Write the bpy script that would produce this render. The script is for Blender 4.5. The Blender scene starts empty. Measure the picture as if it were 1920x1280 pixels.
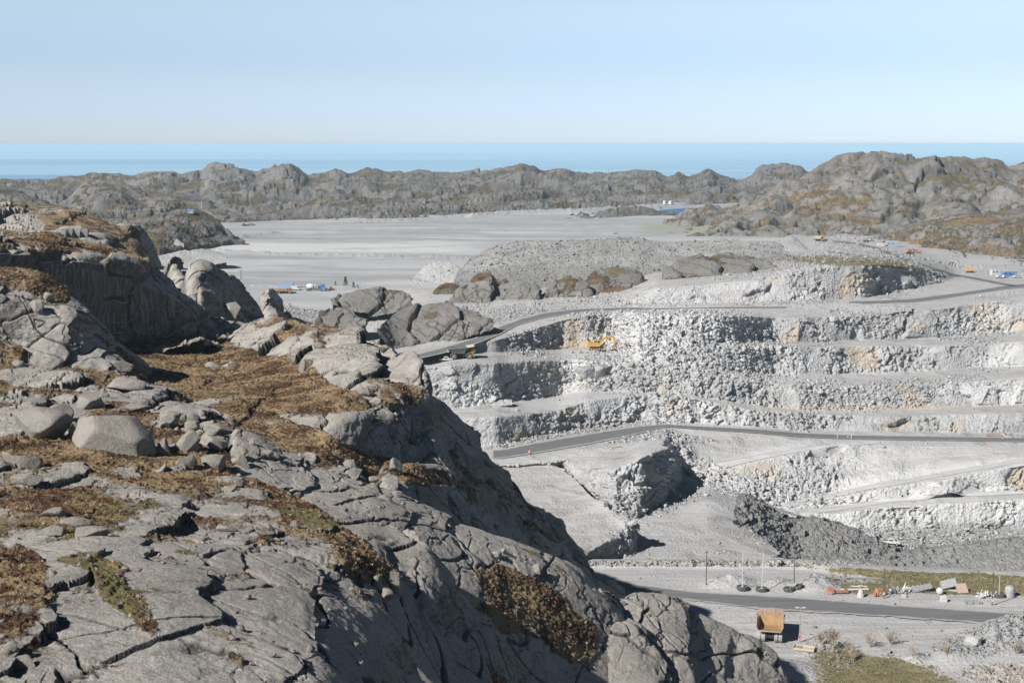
import bpy, bmesh, math, random
import numpy as np
from mathutils import Vector, Matrix
random.seed(7)
S = bpy.context.scene
C = S.collection

# ------------------------------------------------------------------ camera, sky, sun, exposure
F = 2667.0; EYE = 269.0                        # focal length in photo pixels, row of eye level
PITCH = math.atan((640 - EYE) / F)
cam = bpy.data.cameras.new('camera'); cam.lens = 36 * F / 1920; cam.sensor_width = 36
cam.clip_start = 1; cam.clip_end = 400000
camo = bpy.data.objects.new('camera', cam); C.objects.link(camo)
camo.location = (0, 0, 0); camo.rotation_euler = (math.pi / 2 - PITCH, 0, 0)
S.camera = camo
SUN_EL = math.radians(38); SUN_TO = Vector((-.78 * math.cos(SUN_EL), -.62 * math.cos(SUN_EL), math.sin(SUN_EL))).normalized()
W = bpy.data.worlds.new('World'); S.world = W; W.use_nodes = True
wn = W.node_tree.nodes; wl = W.node_tree.links
sky = wn.new('ShaderNodeTexSky'); sky.sky_type = 'NISHITA'; sky.sun_disc = False
sky.sun_elevation = SUN_EL; sky.sun_rotation = math.atan2(SUN_TO.x, SUN_TO.y)
sky.altitude = 300; sky.air_density = 1.0; sky.dust_density = 0.25; sky.ozone_density = 3.0
bg = wn['Background']; bg.inputs['Strength'].default_value = 0.084
gt = wn.new('ShaderNodeTexCoord'); sx = wn.new('ShaderNodeSeparateXYZ'); rp = wn.new('ShaderNodeValToRGB'); mx = wn.new('ShaderNodeMix')
mx.data_type = 'RGBA'; mx.blend_type = 'MULTIPLY'; mx.inputs[0].default_value = 1; rp.color_ramp.interpolation = 'EASE'
for pos, c_ in ((0, (.74, .90, 1.36)), (.018, (.75, .87, 1.30)), (.05, (.82, .85, 1.09)), (.10, (1.12, 1.01, 1.045)), (.15, (.42, .44, .5)), (.26, (.2, .23, .28)), (1, (.11, .13, .17))):   # pale sea air low down, upper sky dimmed to deepen the shadows
    e = rp.color_ramp.elements[0] if pos == 0 else rp.color_ramp.elements[-1] if pos == 1 else rp.color_ramp.elements.new(pos)
    e.color = (*c_, 1)
wl.new(gt.outputs['Generated'], sx.inputs[0]); wl.new(sx.outputs[2], rp.inputs[0]); wl.new(sky.outputs[0], mx.inputs[6]); wl.new(rp.outputs[0], mx.inputs[7])
wl.new(mx.outputs[2], bg.inputs['Color'])
sl = bpy.data.lights.new('sun', 'SUN'); sl.energy = 5.0; sl.angle = math.radians(.53); sl.color = (1, .965, .915)
so = bpy.data.objects.new('sun', sl); C.objects.link(so); so.rotation_euler = (-SUN_TO).to_track_quat('-Z', 'Y').to_euler()
so.location = (-60, -40, 80)
S.view_settings.view_transform = 'Standard'; S.view_settings.look = 'None'
S.view_settings.exposure = 0.6; S.view_settings.gamma = 1
S.cycles.use_denoising = True
S.cycles.max_bounces = 5; S.cycles.diffuse_bounces = 3; S.cycles.volume_bounces = 1
S.cycles.use_adaptive_sampling = True; S.cycles.adaptive_threshold = .02

# ------------------------------------------------------------------ numpy noise
rng = np.random.default_rng(11)
PERM = rng.permutation(4096).astype(np.int64)
GR = rng.normal(size=(4096, 3)); GR /= np.linalg.norm(GR, axis=1)[:, None]; GR = GR.astype(np.float32)
RV = rng.random((4096, 4)).astype(np.float32)
def hsh(i, j, k):
    return PERM[(PERM[(PERM[i & 4095] + j) & 4095] + k) & 4095]
def gn(P, s=1.0, o=0.0):
    """gradient noise of points P (n,3) at wavelength s"""
    q = P.astype(np.float64) / s + o + 1000.5
    f = np.floor(q); i = f.astype(np.int64); f = (q - f).astype(np.float32)
    u = f * f * f * (f * (f * 6 - 15) + 10)
    r = 0
    for a in (0, 1):
        wa = u[:, 0] if a else 1 - u[:, 0]
        for b in (0, 1):
            wb = u[:, 1] if b else 1 - u[:, 1]
            for c in (0, 1):
                wc = u[:, 2] if c else 1 - u[:, 2]
                g = GR[hsh(i[:, 0] + a, i[:, 1] + b, i[:, 2] + c)]
                d = g[:, 0] * (f[:, 0] - a) + g[:, 1] * (f[:, 1] - b) + g[:, 2] * (f[:, 2] - c)
                r = r + wa * wb * wc * d
    return r * 1.6
def fbm(P, s, n=4, g=.5, o=0.0):
    r = 0; a = 1
    for k in range(n):
        r = r + a * gn(P, s, o + 17.3 * k); s *= .5; a *= g
    return r
def billow(P, s, n=3, g=.5, o=0.0):
    r = 0; a = 1
    for k in range(n):
        r = r + a * (np.abs(gn(P, s, o + 13.7 * k)) * 2 - .6); s *= .5; a *= g
    return r
def worley(P, s, o=0.0):
    """F1, F2, cell id, offset from the nearest point"""
    q = P.astype(np.float64) / s + o + 1000.5
    b = np.floor(q - .5).astype(np.int64)
    F1 = np.full(len(q), 9., np.float32); F2 = F1.copy(); ID = np.zeros(len(q), np.int64); D = np.zeros((len(q), 3), np.float32)
    for a in (0, 1):
        for c in (0, 1):
            for e in (0, 1):
                i, j, k = b[:, 0] + a, b[:, 1] + c, b[:, 2] + e
                h = hsh(i, j, k); v = RV[h]
                d = np.stack([q[:, 0] - (i + .12 + .76 * v[:, 0]), q[:, 1] - (j + .12 + .76 * v[:, 1]), q[:, 2] - (k + .12 + .76 * v[:, 2])], 1).astype(np.float32)
                L = np.sqrt((d * d).sum(1))
                n = L < F1
                F2 = np.where(n, F1, np.minimum(F2, L)); F1 = np.where(n, L, F1)
                ID[n] = h[n]; D[n] = d[n]
    return F1, F2, ID, D
def blocks(P, s, o=0.0, tilt=.6):
    """broken angular facets: every cell its own height and tilt, about -1..1"""
    F1, F2, ID, D = worley(P, s, o)
    v = RV[(ID * 7 + 3) & 4095] * 2 - 1
    return v[:, 3] * .8 + tilt * 1.6 * (v[:, 0] * D[:, 0] + v[:, 1] * D[:, 1] + v[:, 2] * D[:, 2]), F2 - F1
def steps(P, s, o=0.0, bx=1.0, by=.45, h=.35, rnd=.16, rt=.35):
    """plucked granite: plates that climb to the right and break off in faces on their right-hand side"""
    F1, F2, ID, D = worley(P, s, o)
    v = RV[(ID * 7 + 3) & 4095] * 2 - 1; e = F2 - F1
    t = (bx + rt * v[:, 0]) * D[:, 0] + (by + rt * v[:, 1]) * D[:, 1]
    return h * v[:, 3] + t - .30 * (1 - sst(0, rnd, e)) , e
def sst(a, b, x):
    t = np.clip((x - a) / (b - a), 0, 1); return t * t * (3 - 2 * t)

# ------------------------------------------------------------------ photo pixel -> place
cp, sp = math.cos(PITCH), math.sin(PITCH)
def ray(x, y):
    u = (np.asarray(x, float) - 960) / F; v = (640 - np.asarray(y, float)) / F
    return u, cp + v * sp, -sp + v * cp       # direction components
def atR(x, y, R):
    ym = np.maximum(np.asarray(y, float), 385); R = R * (ym - 258) / (ym - 269)
    dx, dy, dz = ray(x, y); return np.stack([dx * R / dy, dy * R / dy, dz * R / dy], -1)
def atZ(x, y, z):
    dx, dy, dz = ray(x, y); t = z / dz; return np.stack([dx * t, dy * t, dz * t], -1)
def tanY(x, y):
    dx, dy, dz = ray(x, y); return dz / dy     # z per metre of forward distance

def setp(o, label=None, cat=None, group=None, kind=None):
    if label: o['label'] = label
    if cat: o['category'] = cat
    if group: o['group'] = group
    if kind: o['kind'] = kind
    return o

def gsm(a, s):
    """gaussian smoothing of the last axis"""
    if s < .3: return a
    k = int(3 * s) + 1; w = np.exp(-.5 * (np.arange(-k, k + 1) / s) ** 2); w /= w.sum()
    p = np.concatenate([2 * a[..., :1] - a[..., 1:k + 1][..., ::-1], a, 2 * a[..., -1:] - a[..., -k - 1:-1][..., ::-1]], -1)
    return sum(w[i] * p[..., i:i + a.shape[-1]] for i in range(2 * k + 1))

def mesh_grid(name, P, mat, attrs=None, parent=None, smooth=True, closed=False):
    ny, nx = P.shape[:2]
    me = bpy.data.meshes.new(name)
    idx = np.arange(ny * nx).reshape(ny, nx)
    q = np.stack([idx[:-1, :-1], idx[:-1, 1:], idx[1:, 1:], idx[1:, :-1]], -1).reshape(-1, 4)
    me.vertices.add(ny * nx); me.vertices.foreach_set('co', P.reshape(-1).astype(np.float32))
    me.loops.add(len(q) * 4); me.loops.foreach_set('vertex_index', q.reshape(-1).astype(np.int32))
    me.polygons.add(len(q)); me.polygons.foreach_set('loop_start', (np.arange(len(q)) * 4).astype(np.int32))
    me.polygons.foreach_set('use_smooth', np.full(len(q), smooth))
    me.update(calc_edges=True)
    for k, v in (attrs or {}).items():
        a = me.attributes.new(k, 'FLOAT', 'POINT'); a.data.foreach_set('value', np.ascontiguousarray(v.reshape(-1), np.float32))
    me.materials.append(mat)
    o = bpy.data.objects.new(name, me); C.objects.link(o)
    if parent: o.parent = parent
    return o

def curve_xy(pts, X, col):
    p = sorted(pts); xs = np.array([q[0] for q in p], float); ys = np.array([q[col] for q in p], float)
    return np.interp(X, xs, ys)

class Grid: pass
DENS = .533 * 1.15
def stack(x0, x1, curves, smx=7, smv=2.0, dens=1.0, skirt=None, hid=14, jit=0):
    """a ground surface laid through feature lines. curves run near -> far; each is (mode, points[, n]):
    'R' (x, y, forward distance)   'z' (x, y, height)   'd' (x, y, step in distance from the line before, None = level)
    'w' (x, forward distance, height) for ground the photo does not show."""
    nx = int((x1 - x0) * DENS * dens) + 2
    X = np.linspace(x0, x1, nx); L = []; YY = []; prev = None
    sg = smx * nx / (x1 - x0)
    for cdef in curves:
        mode, pts = cdef[0], cdef[1]
        Y = gsm(curve_xy(pts, X, 1), sg)
        if jit and mode == 'd' and len(L) > 2: Y = Y + jit * fbm(np.stack([X, X * 0 + 37 * len(L), X * 0], 1), 130, 2, .4) * (1 if len(L) not in (10, 11) else 0)
        if mode == 'R': P = atR(X, Y, gsm(curve_xy(pts, X, 2), sg * 1.5))
        elif mode == 'z': P = atZ(X, Y, gsm(curve_xy(pts, X, 2), sg * 1.5))
        elif mode == 'd':
            num = [(p[0], p[1], 0 if p[2] is None else p[2]) for p in pts]
            wt = [(p[0], p[1], 1 if p[2] is None else 0) for p in pts]
            w = gsm(curve_xy(wt, X, 2), sg); t = tanY(X, Y)
            Rf = prev[:, 2] / t; Rd = prev[:, 1] + gsm(curve_xy(num, X, 2), sg)
            RR = np.maximum(w * Rf + (1 - w) * Rd, prev[:, 1] + .3); dx_, dy_, dz_ = ray(X, Y); P = np.stack([dx_ * RR / dy_, RR, dz_ * RR / dy_], -1)
        else:
            R = curve_xy(pts, X, 1) * 1.09; z = curve_xy(pts, X, 2)
            P = np.stack([R * (X - 960) / F / cp, R, z], -1); Y = (YY[-1] if YY else X * 0 + 480) + 3
        L.append(P); YY.append(Y); prev = P
    rows = [L[0][None]]; band = [np.zeros((1, nx))]; yy = [YY[0][None]]
    for k in range(1, len(L)):
        n = curves[k][2] if len(curves[k]) > 2 else max(2, int(np.percentile(np.abs(YY[k] - YY[k - 1]), 92) * DENS * dens) + 1)
        t = (np.arange(1, n + 1) / n)[:, None]
        rows.append(L[k - 1][None] * (1 - t[..., None]) + L[k][None] * t[..., None])
        band.append(np.broadcast_to(k - 1 + t, (n, nx))); yy.append(YY[k - 1][None] * (1 - t) + YY[k][None] * t)
    P = np.concatenate(rows); B = np.concatenate(band); Y = np.concatenate(yy)
    if smv > .3:
        P = np.moveaxis(gsm(np.moveaxis(P, 0, -1), smv), -1, 0)
    if skirt:                                     # ground falling away behind the crest
        dR, dz = skirt; n = hid; t = (np.arange(1, n + 1) / n)[:, None, None]
        e = P[-1:]; a = e.copy(); a[..., 0] *= 1 + dR / e[..., 1]; a[..., 1] += dR; a[..., 2] -= dz
        cvx = np.concatenate([e[..., :2] * (1 - t) + a[..., :2] * t, e[..., 2:] - dz * (t ** 1.6)], -1)
        P = np.concatenate([P, cvx]); B = np.concatenate([B, np.full((n, nx), len(L) - 1.)]); Y = np.concatenate([Y, np.broadcast_to(Y[-1:], (n, nx))])
    g = Grid(); g.P = P; g.B = B; g.Y = Y; g.X = np.broadcast_to(X[None], Y.shape).copy(); g.L = L; g.YY = YY; g.Xc = X
    return g
def normals(P):
    du = np.gradient(P, axis=1); dv = np.gradient(P, axis=0); n = np.cross(du, dv)
    n /= np.linalg.norm(n, axis=-1, keepdims=True) + 1e-9
    return n
def flat(P): return P.reshape(-1, 3)
def blobmask(g, blobs, soft=.35):
    """patches of ground cover authored where the photo shows them: (x, y, rx, ry, angle deg, strength)"""
    m = np.zeros(g.X.shape)
    for b in blobs:
        a = math.radians(b[4]); dx = g.X - b[0]; dy = g.Y - b[1]
        u = (dx * math.cos(a) + dy * math.sin(a)) / b[2]; v = (-dx * math.sin(a) + dy * math.cos(a)) / b[3]
        m = m + b[5] * (1 - sst(1 - soft, 1 + soft, np.sqrt(u * u + v * v)))
    return m

# ------------------------------------------------------------------ materials
def new_mat(name):
    m = bpy.data.materials.new(name); m.use_nodes = True
    return m, m.node_tree.nodes, m.node_tree.links, m.node_tree.nodes['Principled BSDF']
class NT:
    def __init__(s, m): s.n = m.node_tree.nodes; s.l = m.node_tree.links; s.tc = s.n.new('ShaderNodeNewGeometry').outputs['Position']
    def mp(s, scale=(1, 1, 1), rot=(0, 0, 0)):
        a = s.n.new('ShaderNodeMapping'); a.inputs['Scale'].default_value = scale; a.inputs['Rotation'].default_value = rot
        s.l.new(s.tc, a.inputs['Vector']); return a.outputs[0]
    def noise(s, scale, detail=4, rough=.55, vec=None, dist=0):
        a = s.n.new('ShaderNodeTexNoise'); a.inputs['Scale'].default_value = scale; a.inputs['Detail'].default_value = detail
        a.inputs['Roughness'].default_value = rough; a.inputs['Distortion'].default_value = dist
        s.l.new(vec or s.tc, a.inputs['Vector']); return a.outputs['Fac']
    def vor(s, scale, feature='F1', vec=None, out='Distance', rand=1):
        a = s.n.new('ShaderNodeTexVoronoi'); a.feature = feature; a.inputs['Scale'].default_value = scale
        s.l.new(vec or s.tc, a.inputs['Vector']); return a.outputs[out]
    def attr(s, name):
        a = s.n.new('ShaderNodeAttribute'); a.attribute_name = name; return a.outputs['Fac']
    def rng(s, v, a, b, c=0, d=1):
        m = s.n.new('ShaderNodeMapRange'); m.inputs[1].default_value = a; m.inputs[2].default_value = b
        m.inputs[3].default_value = c; m.inputs[4].default_value = d; m.interpolation_type = 'SMOOTHSTEP'
        s.l.new(v, m.inputs[0]); return m.outputs[0]
    def math(s, op, a, b=None):
        m = s.n.new('ShaderNodeMath'); m.operation = op
        for i, v in enumerate((a, b)):
            if v is None: continue
            if isinstance(v, (int, float)): m.inputs[i].default_value = v
            else: s.l.new(v, m.inputs[i])
        return m.outputs[0]
    def mix(s, fac, a, b, op='MIX'):
        m = s.n.new('ShaderNodeMix'); m.data_type = 'RGBA'; m.blend_type = op
        for i, v in ((0, fac), (6, a), (7, b)):
            if isinstance(v, (int, float)) : m.inputs[i].default_value = v
            elif isinstance(v, tuple): m.inputs[i].default_value = (*v, 1)
            else: s.l.new(v, m.inputs[i])
        return m.outputs[2]
    def bump(s, h, strength, dist, bsdf, prev=None):
        b = s.n.new('ShaderNodeBump'); b.inputs['Strength'].default_value = strength; b.inputs['Distance'].default_value = dist
        s.l.new(h, b.inputs['Height'])
        if prev: s.l.new(prev, b.inputs['Normal'])
        s.l.new(b.outputs[0], bsdf.inputs['Normal']); return b.outputs[0]

def rock_mat(name, k=1.0, base=(.265, .245, .222), lich=(.37, .346, .318), dark=(.105, .096, .086), heather=(.10, .054, .034), straw=(.50, .37, .22), moss=(.20, .178, .08), green=.3, far=False, stain_shade=.85):
    """k = size of the pattern in metres"""
    m, n, l, b = new_mat(name); t = NT(m)
    big = t.noise(.05 / k, 5, .6); mid = t.noise(.5 / k, 6, .65); fine = t.noise(4.5 / k, 5, .7)
    c = t.mix(t.rng(big, .38, .66), base, lich)
    c = t.mix(t.rng(mid, .5, .72, 0, .75), c, dark)
    c = t.mix(t.rng(fine, .35, .7, 0, .55), c, tuple(x * 1.25 for x in lich))
    grn = t.noise(13 / k, 3, .75); c = t.mix(t.rng(grn, .53, .68, 0, .32), c, tuple(x * .7 for x in dark)); c = t.mix(t.rng(grn, .46, .34, 0, .4), c, tuple(x * 1.35 for x in lich))
    # rusty and mineral tints
    c = t.mix(t.rng(t.noise(.21 / k, 4, .6), .56, .72, 0, .35), c, (.25, .20, .165))
    # pale seams that run with the rock
    seam = t.noise(.9 / k, 4, .6, t.mp((.25, 1.6, 1), (0, 0, .7)))
    c = t.mix(t.rng(seam, .6, .72, 0, .3), c, (.33, .32, .3))
    # black lichen and seepage streaks on steep faces, with shade painted in
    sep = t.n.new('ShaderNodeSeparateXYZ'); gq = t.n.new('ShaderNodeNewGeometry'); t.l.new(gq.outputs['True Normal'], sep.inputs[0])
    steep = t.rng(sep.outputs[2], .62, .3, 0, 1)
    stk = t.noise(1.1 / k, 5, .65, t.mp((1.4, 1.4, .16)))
    c = t.mix(t.math('MULTIPLY', steep, t.rng(stk, .36, .6, .5 * stain_shade, stain_shade)), c, (.055, .052, .05))
    c = t.mix(t.math('MULTIPLY', t.attr('crack'), .85), c, (.05, .045, .038))
    # plants
    v1 = t.noise(.35 / k, 5, .6, t.mp((1, 1, 1))); v2 = t.noise(2.6 / k, 5, .7); v3 = t.noise(.12 / k, 3, .5)
    v4 = t.noise(7 / k, 4, .8)
    vc = t.mix(t.rng(t.math('ADD', t.math('MULTIPLY', t.noise(.16 / k, 4, .6), .35), t.math('ADD', t.math('MULTIPLY', v1, .25), t.math('ADD', t.math('MULTIPLY', v2, .25), t.math('MULTIPLY', v4, .15)))), .462, .54), heather, straw)
    vc = t.mix(t.rng(t.noise(1.0 / k, 4, .7), .52, .64, 0, .5), vc, (.24, .135, .06))
    vc = t.mix(t.rng(v4, .42, .62, .0, .6), vc, tuple(x * .4 for x in heather))
    vc = t.mix(t.math('MAXIMUM', t.attr('moss'), t.rng(v3, .6, .75, 0, green)), vc, moss)
    edge = t.math('ADD', t.attr('veg'), t.math('MULTIPLY', t.math('SUBTRACT', t.noise(1.6 / k, 6, .75), .5), 1.3))
    c = t.mix(t.rng(edge, .42, .58), c, vc)
    l.new(c, b.inputs['Base Color'])
    b.inputs['Roughness'].default_value = .88; b.inputs['Specular IOR Level'].default_value = .25
    h = t.math('ADD', t.math('MULTIPLY', t.noise(1.3 / k, 6, .68), .8), t.math('MULTIPLY', t.noise(9 / k, 4, .75), .3))
    h = t.math('ADD', h, t.math('MULTIPLY', t.rng(edge, .42, .58), t.math('MULTIPLY', t.noise(5 / k, 4, .8), .9)))
    t.bump(h, 1.0, .5 * k, b)
    return m
def pit_mat(name, base=(.315, .315, .317), kk=1.0):
    m, n, l, b = new_mat(name); t = NT(m)
    big = t.noise(.018 / kk, 5, .6); mid = t.noise(.12 / kk, 6, .65); fine = t.noise(1.4 / kk, 4, .7)
    c = t.mix(t.rng(big, .4, .62), base, tuple(x * 1.28 for x in base))
    c = t.mix(t.rng(mid, .52, .74, 0, .55), c, (.20, .19, .18))
    c = t.mix(t.rng(t.noise(.045 / kk, 5, .6, t.mp((1, 1, 3))), .6, .74, 0, .45), c, (.40, .35, .29))
    c = t.mix(t.rng(t.noise(.03 / kk, 5, .65, t.mp((1, 1, 4), (0, 0, 1))), .52, .66, 0, .6), c, (.20, .205, .22)); c = t.mix(t.rng(t.noise(.05 / kk, 4, .6, t.mp((.4, .4, 4), (0, 0, 2))), .54, .66, 0, .5), c, (.30, .27, .265))
    c = t.mix(t.rng(fine, .55, .75, 0, .35), c, (.17, .165, .16))
    c = t.mix(t.rng(fine, .45, .25, 0, .4), c, (.47, .475, .48))
    c = t.mix(t.attr('white'), c, (.49, .493, .498)); c = t.mix(t.attr('dark'), c, t.mix(fine, (.17, .17, .165), (.28, .28, .275)))
    c = t.mix(t.attr('rust'), c, (.42, .32, .21))
    # wheel-worn dusty flats
    tr = t.noise(.35, 5, .6, t.mp((.12, 1.5, 1), (0, 0, .25)), 1.5)
    fl = t.mix(t.rng(tr, .35, .65), (.30, .293, .29), (.40, .393, .388))
    c = t.mix(t.attr('flat'), c, t.mix(t.attr('dark'), fl, t.mix(tr, (.19, .19, .19), (.30, .30, .295))))
    c = t.mix(t.math('MULTIPLY', t.attr('white'), .75), c, (.47, .47, .468))
    # plants and scrub
    vv = t.mix(t.rng(t.noise(.25, 6, .75), .4, .6), (.20, .165, .10), (.12, .12, .05))
    vv = t.mix(t.rng(t.noise(1.5, 4, .8), .5, .65, 0, .7), vv, (.24, .22, .19))
    e = t.math('ADD', t.attr('veg'), t.math('MULTIPLY', t.math('SUBTRACT', t.noise(.45, 7, .8), .5), 2.0))
    c = t.mix(t.rng(e, .42, .6), c, vv)
    l.new(c, b.inputs['Base Color']); b.inputs['Roughness'].default_value = .93; b.inputs['Specular IOR Level'].default_value = .15
    h = t.math('ADD', t.math('MULTIPLY', t.vor(1.1 / kk), 1.0), t.noise(2.5 / kk, 4, .7))
    hm = t.math('MULTIPLY', h, t.math('SUBTRACT', 1.0, t.math('MULTIPLY', t.attr('flat'), .85)))
    t.bump(hm, .8, .55, b)
    return m
def plain(name, col, rough=.6, metal=0, var=.15, sc=3.0, dirt=None):
    m, n, l, b = new_mat(name); t = NT(m)
    tc = n.new('ShaderNodeTexCoord').outputs['Object']; t.tc = tc
    a = t.noise(sc, 5, .6)
    c = t.mix(t.rng(a, .35, .7), tuple(x * (1 - var) for x in col), tuple(min(1, x * (1 + var)) for x in col))
    if dirt: c = t.mix(t.rng(t.noise(sc * .6, 6, .7), .5, .68, 0, .8), c, dirt)
    l.new(c, b.inputs['Base Color']); b.inputs['Roughness'].default_value = rough; b.inputs['Metallic'].default_value = metal
    return m

def base_attrs(g): return {k: np.zeros(g.X.shape) for k in ('veg', 'moss', 'crack')}
def pit_attrs(g): return {k: np.zeros(g.X.shape) for k in ('veg', 'white', 'dark', 'rust', 'flat')}

# ================================================================== THE SETTING
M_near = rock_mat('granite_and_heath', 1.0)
M_boul = rock_mat('boulder_granite', .8, base=(.22, .20, .176), lich=(.29, .27, .243), dark=(.12, .11, .098), stain_shade=.12)
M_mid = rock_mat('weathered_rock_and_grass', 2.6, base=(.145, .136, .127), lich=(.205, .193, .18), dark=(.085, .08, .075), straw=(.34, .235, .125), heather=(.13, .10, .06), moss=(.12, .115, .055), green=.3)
M_knoll = rock_mat('dark_knoll_granite', 2.0, base=(.145, .138, .13), lich=(.20, .19, .178), dark=(.085, .08, .075), straw=(.26, .18, .10), stain_shade=.6)
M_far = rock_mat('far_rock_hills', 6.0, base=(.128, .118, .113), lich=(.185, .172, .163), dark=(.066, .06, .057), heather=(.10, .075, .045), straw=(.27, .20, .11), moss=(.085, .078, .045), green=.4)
M_pit = pit_mat('blasted_quarry_rock')
M_gravel = pit_mat('grey_crushed_rock', (.20, .198, .193), .6)

# sea: one sheet to the horizon
def sea():
    m, n, l, b = new_mat('sea_water'); t = NT(m)
    s1 = t.noise(.00012, 6, .6, t.mp((.12, 1, 1), (0, 0, .02)))
    s2 = t.noise(.0012, 5, .6, t.mp((.07, 1, 1), (0, 0, -.03)))
    s3 = t.noise(.00003, 3, .5, t.mp((.1, 1, 1)))
    v = t.math('ADD', t.math('MULTIPLY', s1, .5), t.math('ADD', t.math('MULTIPLY', s2, .35), t.math('MULTIPLY', s3, .15)))
    sy = t.n.new('ShaderNodeSeparateXYZ'); t.l.new(t.tc, sy.inputs[0])
    v = t.math('ADD', v, t.math('MULTIPLY', t.rng(t.math('ADD', sy.outputs[1], t.math('MULTIPLY', s1, 9000)), 17500, 19500), .045))
    c = t.mix(t.rng(v, .46, .575), (.012, .10, .28), (.27, .42, .53))
    l.new(c, b.inputs['Base Color']); b.inputs['Roughness'].default_value = .45; b.inputs['Specular IOR Level'].default_value = .2
    t.bump(t.noise(.02, 4, .7, t.mp((.5, 1, 1))), .3, 2, b)
    a = np.linspace(-.9, .9, 40); r = np.array([1500, 4000, 8000, 14000, 19000, 25000, 33000, 44000, 60000.])
    P = np.stack([np.sin(a)[None] * r[:, None], np.cos(a)[None] * r[:, None], np.full((9, 40), -300.)], -1)
    setp(mesh_grid('sea', P, m), kind='structure')
sea()
# low land under everything, so nothing hangs in the air when seen from the side
def lowland():
    xs = np.linspace(-2600, 2600, 60); ys = np.concatenate([np.linspace(-250, 620, 20), np.linspace(660, 3900, 40)])
    X, Y = np.meshgrid(xs, ys)
    Z = np.where(Y < 640, -170, -95) - 210 * sst(2500, 3900, Y) - 200 * sst(1500, 2600, np.abs(X)) 
    Z = Z + 6 * fbm(np.stack([X, Y, Z * 0], -1).reshape(-1, 3), 150, 3).reshape(X.shape)
    g = Grid(); g.X = X
    setp(mesh_grid('terrain', np.stack([X, Y, Z], -1), M_far, base_attrs(g)), kind='structure')
lowland()

def hill(name, x0, x1, curves, amp, wl, mat, veg=.5, dens=1.0, rot=.6, blobs=(), skirt=(200, 60), smv=2.0, an=2.2, fine=1.0, edge=None, seed=0.0, vsc=1.0, smx=7, crest=1.0):
    g = stack(x0, x1, curves, smx=smx, smv=smv, dens=dens, skirt=skirt)
    P = g.P; N = normals(P); p = flat(P)
    c, s = math.cos(rot), math.sin(rot)
    q = np.stack([(p[:, 0] * c + p[:, 1] * s) / an, -p[:, 0] * s + p[:, 1] * c, p[:, 2] * 1.3], 1)
    w = fbm(p, wl * 1.3, 3, o=seed) * wl * .22
    q2 = q + w[:, None]
    b1 = billow(q2, wl, 3, .5, seed + 3)
    b3 = fbm(p, wl * .05, 4, .65, seed + 20)
    b4 = billow(q2 + 50, wl * .34, 3, .5, seed + 44); b5 = billow(np.stack([p[:, 0] / 2.4 + p[:, 1] * .3, p[:, 1], p[:, 2] * 1.3], 1) + w[:, None] * .4, wl * .12, 3, .6, seed + 46)
    qs = np.stack([p[:, 0] / 2.3, p[:, 1] / 1.1, p[:, 2] * 1.6], 1) + w[:, None] + fbm(p, wl * .3, 3, o=seed + 30)[:, None] * wl * .1
    s1, e1 = steps(qs, wl * .62, seed + 5); b2, e2 = steps(qs, wl * .2, seed + 6, h=.5); s3, _ = steps(qs, wl * .07, seed + 7, h=.7, rt=.8)
    rv = (1 - sst(.0, .10, np.abs(gn(q2, wl * .8, seed + 91)))) * sst(-.1, .15, gn(p, wl, seed + 92))
    d = amp * (.75 * b1 + .40 * s1 + .42 * b4 + .22 * b2 * (.4 + .6 * fine) + .17 * fine * b5 + .07 * fine * s3 + .05 * b3 - .55 * rv)
    cf = np.ones(g.X.shape)                       # keep the drawn crest where it is
    K = len(curves) - 1
    cf = np.where(g.B > K - .25, crest, 1.0)
    d = d.reshape(g.X.shape) * gsm(cf.T, 3).T * 1.0
    if edge is not None: d = d * sst(0, edge, g.X - x0) * sst(0, edge, x1 - g.X)
    D = N * .6 + np.array([0, 0, .6]); P2 = P + D * d[..., None]
    fr_ = np.clip(1 - np.arange(P2.shape[0]) / 5., 0, 1)[:, None]; P2[..., 2] -= fr_ * (6 + np.maximum(d, 0) * 1.2)   # the foot goes under the plain
    N2 = normals(P2)
    A = base_attrs(g)
    up = N2[..., 2]
    v = veg + .7 * (up - .72) + .5 * fbm(p, wl * .35, 5, .65, seed + 40).reshape(up.shape) - .35 * (b2.reshape(up.shape)) - .2 * b1.reshape(up.shape) - .25 * s1.reshape(up.shape) + .5 * fbm(p, wl * .1, 4, .65, seed + 47).reshape(up.shape) + .15 * rv.reshape(up.shape)
    A['veg'] = np.clip(v + blobmask(g, blobs), -.5, 1.5)
    A['moss'] = .6 * sst(.0, .5, gn(p, wl * .9, seed + 60)).reshape(up.shape)
    A['crack'] = ((1 - sst(.0, .1, e1)) * .5 + (1 - sst(.0, .09, e2)) * .35 + .5 * rv).clip(0, .6).reshape(up.shape)
    o = mesh_grid(name, P2, mat, A); setp(o, kind='structure')
    g.P = P2; g.o = o
    return g

SKY1 = [(-320, 345), (-100, 338), (0, 333), (50, 333), (110, 331), (150, 330), (175, 323), (247, 328), (283, 319), (323, 318), (337, 323), (367, 317), (377, 322), (397, 307), (430, 308), (483, 322), (520, 308), (547, 304), (580, 322), (600, 320), (633, 312), (655, 320), (690, 313), (722, 323), (783, 320), (827, 322), (873, 318), (917, 315), (950, 310), (980, 302), (993, 308), (1013, 314), (1070, 318), (1077, 323), (1150, 322), (1173, 318), (1200, 315), (1233, 317), (1253, 327), (1273, 318), (1290, 327), (1310, 320), (1330, 313), (1347, 325), (1383, 335), (1403, 330), (1420, 315), (1447, 312), (1480, 310), (1500, 311), (1515, 320), (1560, 325), (2240, 330)]
def withR(pts, R0, R1=None, dy=0):
    xs = [p[0] for p in pts]; a, b = min(xs), max(xs); R1 = R0 if R1 is None else R1
    return [(p[0], p[1] + dy, R0 + (R1 - R0) * (p[0] - a) / (b - a)) for p in pts]
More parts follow.
